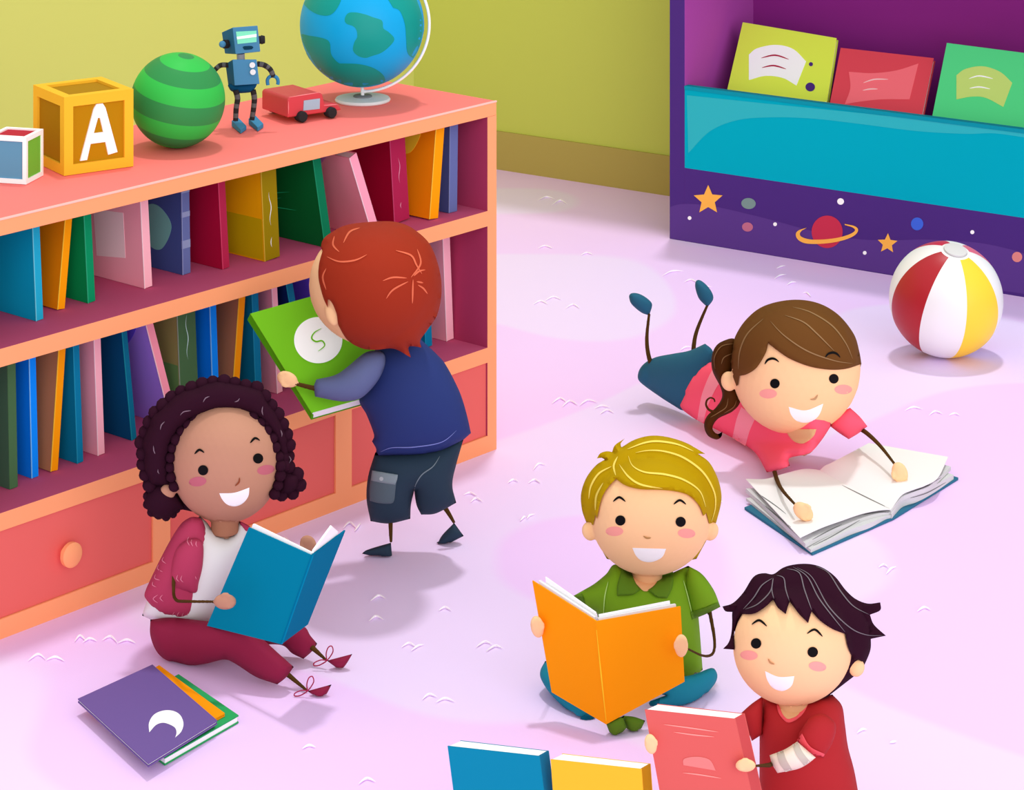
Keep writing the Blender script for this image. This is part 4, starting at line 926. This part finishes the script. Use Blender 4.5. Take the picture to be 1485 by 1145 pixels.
hb = inflate('1062,905* 1062,887 1068,872 1080,858.8 1092.8,836 1108,830.7 1121.5,832 1138,821.7 1165,817 1189,821 1210,834.6 1225.4,854 1240,870 1252,885 1262,905 1263,926 1261.6,944.6 1250,970 1240,979 1228.4,988* 1200,1010* 1150,1015* 1090,990*', Yh+.025, 1, front=.45, back=.98)
hf = drape(ho, bvh(head, hb), lift=.009, puff=.009, g=4.2)
hair = obj('hair', merge(hb, hf), dh, p, smooth=60)
k8 = (900, 800, 3.319)
strands([SC(s, *k8) for s in ('732,125 680,160 640,220 590,275', '732,130 720,190 660,250 600,275', '735,125 728,180 738,225', '750,112 785,125 795,180 812,235', '800,80 860,100 885,180 920,280', '830,72 900,120 960,230 1080,385', '850,75 920,120 1000,260 1100,360 1180,398 1265,402', '940,68 1000,100 1060,190 1120,260 1195,300')], bvh(hf), hair, '746A70', 1.7)
rt = inflate('1105,1009.4* 1150,1020 1207,1006.4* 1221,1023 1225.4,1050 1230,1083 1240,1122.4 1252,1195* 1180,1208 1098,1200* 1101,1140 1101.5,1066*', 6.2, .72)
rto = obj('shirt', rt, M('B12A2E'), p, smooth=180)
ls = inflate('1106,1009* 1090,1020 1074.8,1033.5* 1082,1052 1090.4,1074* 1106,1064*', 6.18, .9); obj('sleeve', ls, M('B12A2E'), rto, smooth=180)
r2 = inflate('1159,1062* 1157,1074* 1172,1090 1193.8,1099* 1208,1075 1212,1050 1195,1035 1175,1040', 6.08, .8)
rsb = obj('sleeve', r2, M('B12A2E'), rto, smooth=180)
obj('sleeve_cuff', drape('1163,1063* 1155.5,1073* 1170,1090 1193.8,1099* 1196,1093* 1175,1082', bvh(r2, rt), lift=.003, puff=.002), M('F05C66'), rsb, smooth=50)
us = inflate('1156,1074.8* 1183,1098* 1170,1108 1156,1114.8 1127.5,1120.5* 1120,1108 1116,1094.7* 1138,1086', 6.045, .85)
uso = obj('under_sleeve', us, M('F5E9D4'), p, smooth=180, label='cream under-sleeve with grey stripes')
ub = bvh(us)
obj('sleeve_stripe', drape('1126,1091* 1136,1087* 1140,1100 1149,1116* 1139,1119* 1130,1106', ub, lift=.0015), M('C9C0B0'), uso)
obj('sleeve_stripe', drape('1149,1079* 1157,1075.5* 1164,1090 1175,1104* 1166,1110* 1155,1095', ub, lift=.0015), M('C9C0B0'), uso)
rv = bvh(rt)
obj('collar_band', drape('1127.5,1012* 1126.5,1022 1129,1033 1136,1043 1144,1047.5 1158,1041 1168,1029 1174,1014*', rv, lift=.004, puff=.002), M('F05C66'), rto, smooth=50)
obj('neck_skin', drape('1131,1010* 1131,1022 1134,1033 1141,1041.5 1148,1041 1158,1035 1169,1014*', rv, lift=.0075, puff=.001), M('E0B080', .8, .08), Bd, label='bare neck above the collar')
cb0 = thing('book', 'coral hardback held up by the dark haired person', 'book', (P(1020, 1250, 5.95).x, 5.96, 0.0))
Tc = [P(935, 1028.4, 5.93), P(1065.7, 1042, 5.93), P(1080, 1034, 5.985), P(954, 1020, 5.985)]
Bc = [P(980, 1255, 5.93), P(1117, 1272, 5.93), P(1130, 1258, 5.985), P(999, 1248, 5.985)]
Bc = [Vector((q.x, q.y, .002)) for q in Bc]
def cc(f0, f1, g0, g1, h1=1):
    def q(f, g, h): return (Bc[0].lerp(Bc[1], f).lerp(Bc[3].lerp(Bc[2], f), g)).lerp(Tc[0].lerp(Tc[1], f).lerp(Tc[3].lerp(Tc[2], f), g), h)
    return hexa([q(f0, g0, 0), q(f1, g0, 0), q(f1, g0, h1), q(f0, g0, h1)], [q(f0, g1, 0), q(f1, g1, 0), q(f1, g1, h1), q(f0, g1, h1)])
cf = cc(0, 1, 0, .06); cfo = obj('front_cover', cf, M('E56862', gain=.88), cb0)
obj('back_cover', cc(0, 1, .94, 1), M('E56862', gain=.88), cb0); obj('spine', cc(.985, 1, .06, .94), M('CC4F50'), cb0); obj('pages', cc(.01, .984, .06, .94, .998), white, cb0)
cfb = bvh(cf)
for s in ('962,1050 1000,1055 1042,1061', '977,1061 1005,1065 1036,1068', '990,1120 1015,1123 1046,1128'): obj('title_line', drape(stroke_poly(s, 1.8), cfb, lift=.0012, g=4), M('FF9C92'), cfo)
obj('cover_patch', drape('991,1109* 991,1101 1000,1097.5 1015,1097 1030,1102 1038,1117*', cfb, lift=.0012), M('F08A84', gain=.9), cfo)

# ---------------------------------------------------------------- 5. child lying on the carpet
p = thing('person', 'person with brown ponytail in a pink shirt lying on the carpet with feet up', 'person', (P(1060, 600, 8.95).x, 8.95, 0))
Yh = 8.50
head = ball(1154.5, 535, 93.5, 95.7, Yh, 88)
neck = stick('1160,600 1162,640', [Yh+.02, 8.62], 44, 44)
ear = ball(1057, 552.5, 11.5, 14.5, Yh-.02, 8, -10)
Yl = lambda x, y: 9.15-.55*max(0, min(1.2, (x-940)/200))
core = stick('1160,640 1090,600 1010,560 965,545', [8.58, 8.74, 8.97, 9.09], 34, 12)
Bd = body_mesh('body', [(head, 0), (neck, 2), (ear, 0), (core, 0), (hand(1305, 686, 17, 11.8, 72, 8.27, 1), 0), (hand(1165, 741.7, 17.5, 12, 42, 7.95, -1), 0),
    (limb3([(1195, 612, 8.60, 12), (1235, 616, 8.60, 8), (1250, 623, 8.53, 7), (1262, 632, 8.47, 6.6), (1278, 648, 8.39, 5.6), (1297, 672, 8.28, 4.2)]), 1), (limb3([(1125, 640, 8.60, 14), (1121, 668, 8.52, 8), (1123, 682, 8.40, 7), (1127, 696, 8.27, 6.6), (1135, 711, 8.12, 5.6), (1152, 730, 7.97, 4.2)]), 1),
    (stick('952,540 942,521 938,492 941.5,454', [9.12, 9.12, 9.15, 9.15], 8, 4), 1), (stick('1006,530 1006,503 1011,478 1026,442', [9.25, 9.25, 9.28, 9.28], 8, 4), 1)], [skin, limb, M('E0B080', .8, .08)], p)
hbv = bvh(head)
ho = '1068,559.7* 1060,536.5 1059.5,514 1067,486 1084,461 1109,443 1148,434.5 1184.7,438.7 1215,455.5 1237.8,483.4 1246,508.6 1249.3,527.6* 1226.6,534.6 1201.5,535.7 1173.5,531 1145.5,520 1126,507 1114,497.4* 1110.6,511 1098,532 1084,542 1072,545* 1070.5,557.5*'
hb = inflate('1060,545* 1059.5,514 1067,486 1084,461 1109,443 1148,434.5 1184.7,438.7 1215,455.5 1237.8,483.4 1246,508.6 1249,527.6* 1235,580* 1160,620* 1080,590*', Yh+.02, 1, front=.4, back=1.0)
hf = drape(ho, bvh(head, hb), lift=.009, puff=.009, g=4.2)
hair = obj('hair', merge(hb, hf), M('6A431D', .8, .08), p, smooth=60)
face(hbv, Bd, [(1123.7, 556), (1209.3, 549)], [], [(1114, 570.6, 0), (1223, 564.5, 0)], '1175,579 1182,578.5 1186,572.5',
     '1143.6,589.6* 1168,594.7 1194,585* 1189,599.4 1180.5,609 1168,612.8 1155,609.8 1147,600.8', 'FBA599', 'C29A70', 7.0)
hh_ = bvh(head, hf)
obj('eyebrow', drape(stroke_poly('1109,528 1113,522 1119.6,519.6 1125,521 1129.6,524.8', 3.6, step=1.5), bvh(head), lift=.0025, g=2.5), black, Bd)
obj('eyebrow', drape(stroke_poly('1197,518 1201,513 1208,511 1214,513 1218.5,518', 3.6, step=1.5), bvh(head, hf), lift=.0025, g=2.5), black, Bd)
k4 = (880, 380, 3.5775)
strands([SC(s, *k4) for s in ('965,232 1060,260 1170,330 1240,420 1275,500', '925,275 1020,310 1090,370 1180,460', '848,305 920,380 1040,460 1180,510 1275,525', '812,293 730,370 690,460 682,555')], bvh(hf), hair, '93714B', 1.9)
pt = inflate('1066,492 1047.7,494.5 1036.5,504 1031.8,520 1033.7,539 1045,561.7 1047,575.7 1039,589.6 1025,603.6 1021,617.6 1026.7,631.6 1039,637 1046,633 1047.7,625.5* 1041,629 1035,625 1033.7,617.6 1042,606.4 1061.7,596.6 1072.9,584 1072,568 1064,552 1066,520', 8.52, .75)
pto = obj('ponytail', pt, M('472300'), hair, smooth=180, label='dark brown curling ponytail')
obj('curl', stick(SC('650,740 600,765 560,775 530,765 515,740 520,715 538,703 556,710 560,724', *k4), 8.51, 5, 2, step=1.5), M('472300'), pto, smooth=60)
strands(['1064,498 1046,502 1036,518 1037,535', '1063,512 1050,518 1046,528', '1056,577 1053,590 1042,598 1030,605', '1068,580 1064,590 1050,599'], bvh(pt), pto, '7F5C38', 1.4)
sk = inflate('1022.6,498* 1033.7,509 1034,530* 1010,600* 987,594* 958,575.7 927.5,553 925.5,540.7 933,528 950,518 975,512.8 1000,508', Yl, .8)
obj('skirt', sk, M('27627D'), p, smooth=180)
ps = inflate('1032,524* 1020,530 1008.6,536.5 993,559 986.5,587 992,596* 1011,609 1061.7,634.4 1094,655 1112,684.7* 1130,681 1145.5,675* 1145,664 1173.5,656.7 1190,640 1206,616* 1190,590* 1100,560* 1060,535*', lambda x, y: Yl(x, y)-.04-.22*max(0, (y-640)/40), .75)
pso = obj('shirt', ps, M('FF5D78'), p, smooth=180)
rsl = inflate('1232.8,591* 1247,604 1258,618* 1245,628 1230.8,636.6* 1216,627 1203,617* 1215,600', 8.52, .8); obj('sleeve', rsl, M('FF5D78'), pso, smooth=180)
pv = bvh(ps)
obj('shirt_stripe', drape('1011,609* 1020,613* 1026,590 1040,560 1052,548* 1034,534* 1026,550 1017,575', pv, lift=.002), M('FF9BA8'), pso)
obj('shirt_stripe', drape('1062,634.5* 1081,646.5* 1087,625 1096,605* 1075,590* 1068,608', pv, lift=.002), M('FF9BA8'), pso)
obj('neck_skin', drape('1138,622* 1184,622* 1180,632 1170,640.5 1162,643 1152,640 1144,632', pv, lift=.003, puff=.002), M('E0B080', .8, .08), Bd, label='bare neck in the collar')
for s_, Y_ in (('941.5,457* 945.4,445 945,439 938,432 927.5,426 918,424.5 913,427 912.5,432 916,441 930,453', 9.15), ('1026,445* 1032,438 1034.6,431.7 1032,423 1025,413.5 1017,407 1012,405.7 1008.5,409 1008.5,418 1013,431.7 1020,440', 9.28)):
    obj('shoe', inflate(s_, Y_, .9, g=3), M('27627D'), p, smooth=180)
# open book on the carpet
op = thing('open_book', 'large open book with blank white pages and teal cover lying on the carpet', 'book', at_z(1240, 725, 0))
def fz(x, y, z): return at_z(x, y, z)
cov = [(1079.7, 735, .010), (1178, 802, .010), (1225, 779, .012), (1270, 752, .030), (1297, 751, .012), (1309, 738, .018), (1330, 722, .016), (1389.8, 692, .010), (1262, 655, .010), (1189, 694, .01)]
# cover: left board and right board, thin, on the floor
def board(c4, th): 
    up = [at_z(x, y, z) for x, y, z in c4]; return hexa(up, [u-Vector((0, 0, min(th, u.z-.0005))) for u in up])
obj('cover', merge(board([(1079.7, 735, .008), (1178, 801.5, .008), (1296, 750, .008), (1190, 694, .008)], .007), board([(1190, 694, .008), (1296, 750, .008), (1389.8, 692, .008), (1265, 655, .008)], .007)), M('2E6F8A'), op)
def page_block(bot, top, zb, ztf, n=18, m=14, name='page_block', mat=None, inset=0):
    """bot/top: four px corners (gutter back, outer back, outer front, gutter front)"""
    def bil(q, u, v):
        return ((q[0][0]*(1-u)+q[1][0]*u)*(1-v)+(q[3][0]*(1-u)+q[2][0]*u)*v, (q[0][1]*(1-u)+q[1][1]*u)*(1-v)+(q[3][1]*(1-u)+q[2][1]*u)*v)
    vs, fs = [], []
    for i in range(n+1):
        for j in range(m+1):
            u, v = i/n, j/m; x, y = bil(top, u, v); z = ztf(u, v); dy = 0
            # top corners in px are given at the page's own height
            vs.append(at_z(x, y+ (ztf(u, v)-ztf(round(u), round(v)))*0, z))
    k = len(vs)
    for i in range(n+1):
        for j in range(m+1):
            u, v = i/n, j/m; x, y = bil(bot, u, v); vs.append(at_z(x, y, zb))
    id_ = lambda i, j: i*(m+1)+j
    for i in range(n):
        for j in range(m):
            f = (id_(i, j), id_(i+1, j), id_(i+1, j+1), id_(i, j+1)); fs.append(f); fs.append(tuple(q+k for q in reversed(f)))
    for i in range(n):
        fs.append((id_(i, 0), id_(i+1, 0), id_(i+1, 0)+k, id_(i, 0)+k)); fs.append((id_(i+1, m), id_(i, m), id_(i, m)+k, id_(i+1, m)+k))
    for j in range(m):
        fs.append((id_(0, j+1), id_(0, j), id_(0, j)+k, id_(0, j+1)+k)); fs.append((id_(n, j), id_(n, j+1), id_(n, j+1)+k, id_(n, j)+k))
    return vs, fs
def px_solid(front_edge, back_edge, zf, zbk, th=None, zfloor=None):
    """sheet between two smooth px lines (front and back) with heights, extruded down"""
    n = 40
    def rs(c):
        d = [0]
        for a_, b_ in zip(c, c[1:]): d.append(d[-1]+math.hypot(b_[0]-a_[0], b_[1]-a_[1]))
        r = []
        for i in range(n+1):
            t = d[-1]*i/n; k = max(j for j in range(len(d)) if d[j] <= t+1e-9); k = min(k, len(c)-2); f = (t-d[k])/(d[k+1]-d[k]+1e-9)
            r.append((c[k][0]+(c[k+1][0]-c[k][0])*f, c[k][1]+(c[k+1][1]-c[k][1])*f))
        return r
    fe, be = rs(curve(front_edge, False, 2)), rs(curve(back_edge, False, 2)); m = 10; vs = []
    for i in range(n+1):
        for j in range(m+1):
            v = j/m; x = be[i][0]*(1-v)+fe[i][0]*v; y = be[i][1]*(1-v)+fe[i][1]*v; u = i/n
            vs.append(at_z(x, y, zbk(u)*(1-v)+zf(u)*v))
    k = len(vs); vs += [Vector((q.x, q.y, zfloor)) if zfloor is not None else q-Vector((0, 0, th)) for q in vs]
    id_ = lambda i, j: i*(m+1)+j; fs = []
    for i in range(n):
        for j in range(m):
            f = (id_(i, j), id_(i+1, j), id_(i+1, j+1), id_(i, j+1)); fs.append(f); fs.append(tuple(q+k for q in reversed(f)))
    for i in range(n): fs.append((id_(i, 0), id_(i+1, 0), id_(i+1, 0)+k, id_(i, 0)+k)); fs.append((id_(i+1, m), id_(i, m), id_(i, m)+k, id_(i+1, m)+k))
    for j in range(m): fs.append((id_(0, j+1), id_(0, j), id_(0, j)+k, id_(0, j+1)+k)); fs.append((id_(n, j), id_(n, j+1), id_(n, j+1)+k, id_(n, j)+k))
    return vs, fs
mid_ = lambda h, d: (lambda u: h)
# pages: back edge (from outer corner to gutter) and front edge
L_top = px_solid('1160,779* 1190,765 1219,754.5 1250,744 1275,739 1292,738*', '1081.5,694* 1110,694 1135,687 1163,680 1180,680 1189,681.5*', lambda u: .042+.012*math.sin(math.pi*u)-.012*u, lambda u: .042+.012*math.sin(math.pi*u)-.012*u, zfloor=.0082)
R_top = px_solid('1292,738* 1299,728 1308.7,716 1325,709 1342,703 1360,692 1375,662*', '1189,681.5* 1196,675 1204,671.5 1230,658 1260,642*', lambda u: .030+.02*math.sin(math.pi*u)+.014*u, lambda u: .030+.02*math.sin(math.pi*u)+.014*u, th=.002)
R_blk = px_solid('1293,745* 1300,735 1310,724 1330,716 1350,706 1383,688*', '1190,688* 1197,682 1205,678 1230,665 1262,650*', lambda u: .022+.01*math.sin(math.pi*u), lambda u: .022+.01*math.sin(math.pi*u), zfloor=.0082)
L_blk = px_solid('1176,797* 1200,784 1232,768 1262,758 1285,748 1294,747*', '1082,722* 1110,716 1135,705 1163,695 1180,690 1190,690*', lambda u: .016+.008*math.sin(math.pi*u), lambda u: .016+.008*math.sin(math.pi*u), zfloor=.0082)
L_sheet = px_solid('1160,779* 1190,765 1219,754.5 1250,744 1275,739 1292,738*', '1081.5,694* 1110,694 1135,687 1163,680 1180,680 1189,681.5*', lambda u: .044+.012*math.sin(math.pi*u)-.012*u, lambda u: .044+.012*math.sin(math.pi*u)-.012*u, th=.002)
L_mid = px_solid('1168,788* 1195,774 1225,761 1255,749 1280,743 1293,742*', '1081.5,708* 1110,706 1135,697 1163,688 1180,686 1189,686*', lambda u: .030+.008*math.sin(math.pi*u)-.006*u, lambda u: .030+.008*math.sin(math.pi*u)-.006*u, th=.012)
R_mid = px_solid('1292,741* 1299,731 1309,720 1328,712 1348,704 1379,676*', '1190,685* 1197,679 1205,675 1230,662 1261,647*', lambda u: .028+.015*math.sin(math.pi*u)+.006*u, lambda u: .028+.015*math.sin(math.pi*u)+.006*u, th=.012)
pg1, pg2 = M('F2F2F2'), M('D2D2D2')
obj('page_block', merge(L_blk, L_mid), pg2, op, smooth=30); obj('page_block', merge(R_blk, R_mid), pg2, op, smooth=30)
obj('top_page', L_sheet, pg1, op, smooth=30); obj('top_page', R_top, pg1, op, smooth=30)
ov = bvh(L_sheet, R_top)
obj('gutter_line', drape(stroke_poly('1221,703 1255,720 1290,737', 1.6), ov, lift=.0012, g=4), M('808080'), op)
pbv = bvh(L_blk, L_mid, R_blk, R_mid, L_sheet, R_top)
for s in ('1178,782 1200,770 1221,760', '1179,791 1205,778 1247,754', '1251,746 1275,742 1290,743', '1096,722 1120,742 1147,764', '1096,713 1125,733 1140,745', '1315,715 1340,706 1365,692', '1320,722 1345,714 1372,699'):
    obj('page_edge_line', drape(stroke_poly(s, 1.5), pbv, lift=.001, g=4), M('7A7A7A'), op)

# ================================================================== LIGHT, CAMERA
w = bpy.data.worlds.new('daylight'); bpy.context.scene.world = w; w.use_nodes = True
bg = w.node_tree.nodes['Background']; bg.inputs['Color'].default_value = (.99, .99, 1, 1); bg.inputs['Strength'].default_value = .76
def sun(name, d, e, ang, loc):
    l = bpy.data.lights.new(name, 'SUN'); l.energy = e; l.angle = math.radians(ang); o = bpy.data.objects.new(name, l); C.objects.link(o)
    o.rotation_euler = Vector(d).to_track_quat('-Z', 'Y').to_euler(); o.location = loc
sun('overhead_daylight', (-.04, -.20, -1), 1.0, 4, (0, 9, 6))
sun('added_fill_sun', (-.34, 1, -.27), 1.35, 55, (3, -3, 4))  # added soft fill from the camera side, brightens fronts and shelf interior
cd = bpy.data.cameras.new('camera'); cam = bpy.data.objects.new('camera', cd); C.objects.link(cam)
cd.sensor_fit = 'HORIZONTAL'; cd.sensor_width = 36; cd.lens = F/1485*36; cd.shift_y = -(572.5-HY)/1485; cd.clip_end = 100
cam.location = (0, 0, HC); cam.rotation_euler = (math.radians(90), 0, 0)
sc = bpy.context.scene; sc.camera = cam
sc.view_settings.view_transform = 'Standard'; sc.view_settings.look = 'None'; sc.view_settings.gamma = 1; sc.view_settings.exposure = .12; sc.view_settings.use_curve_mapping = False
sc.cycles.max_bounces = 10; sc.cycles.diffuse_bounces = 6
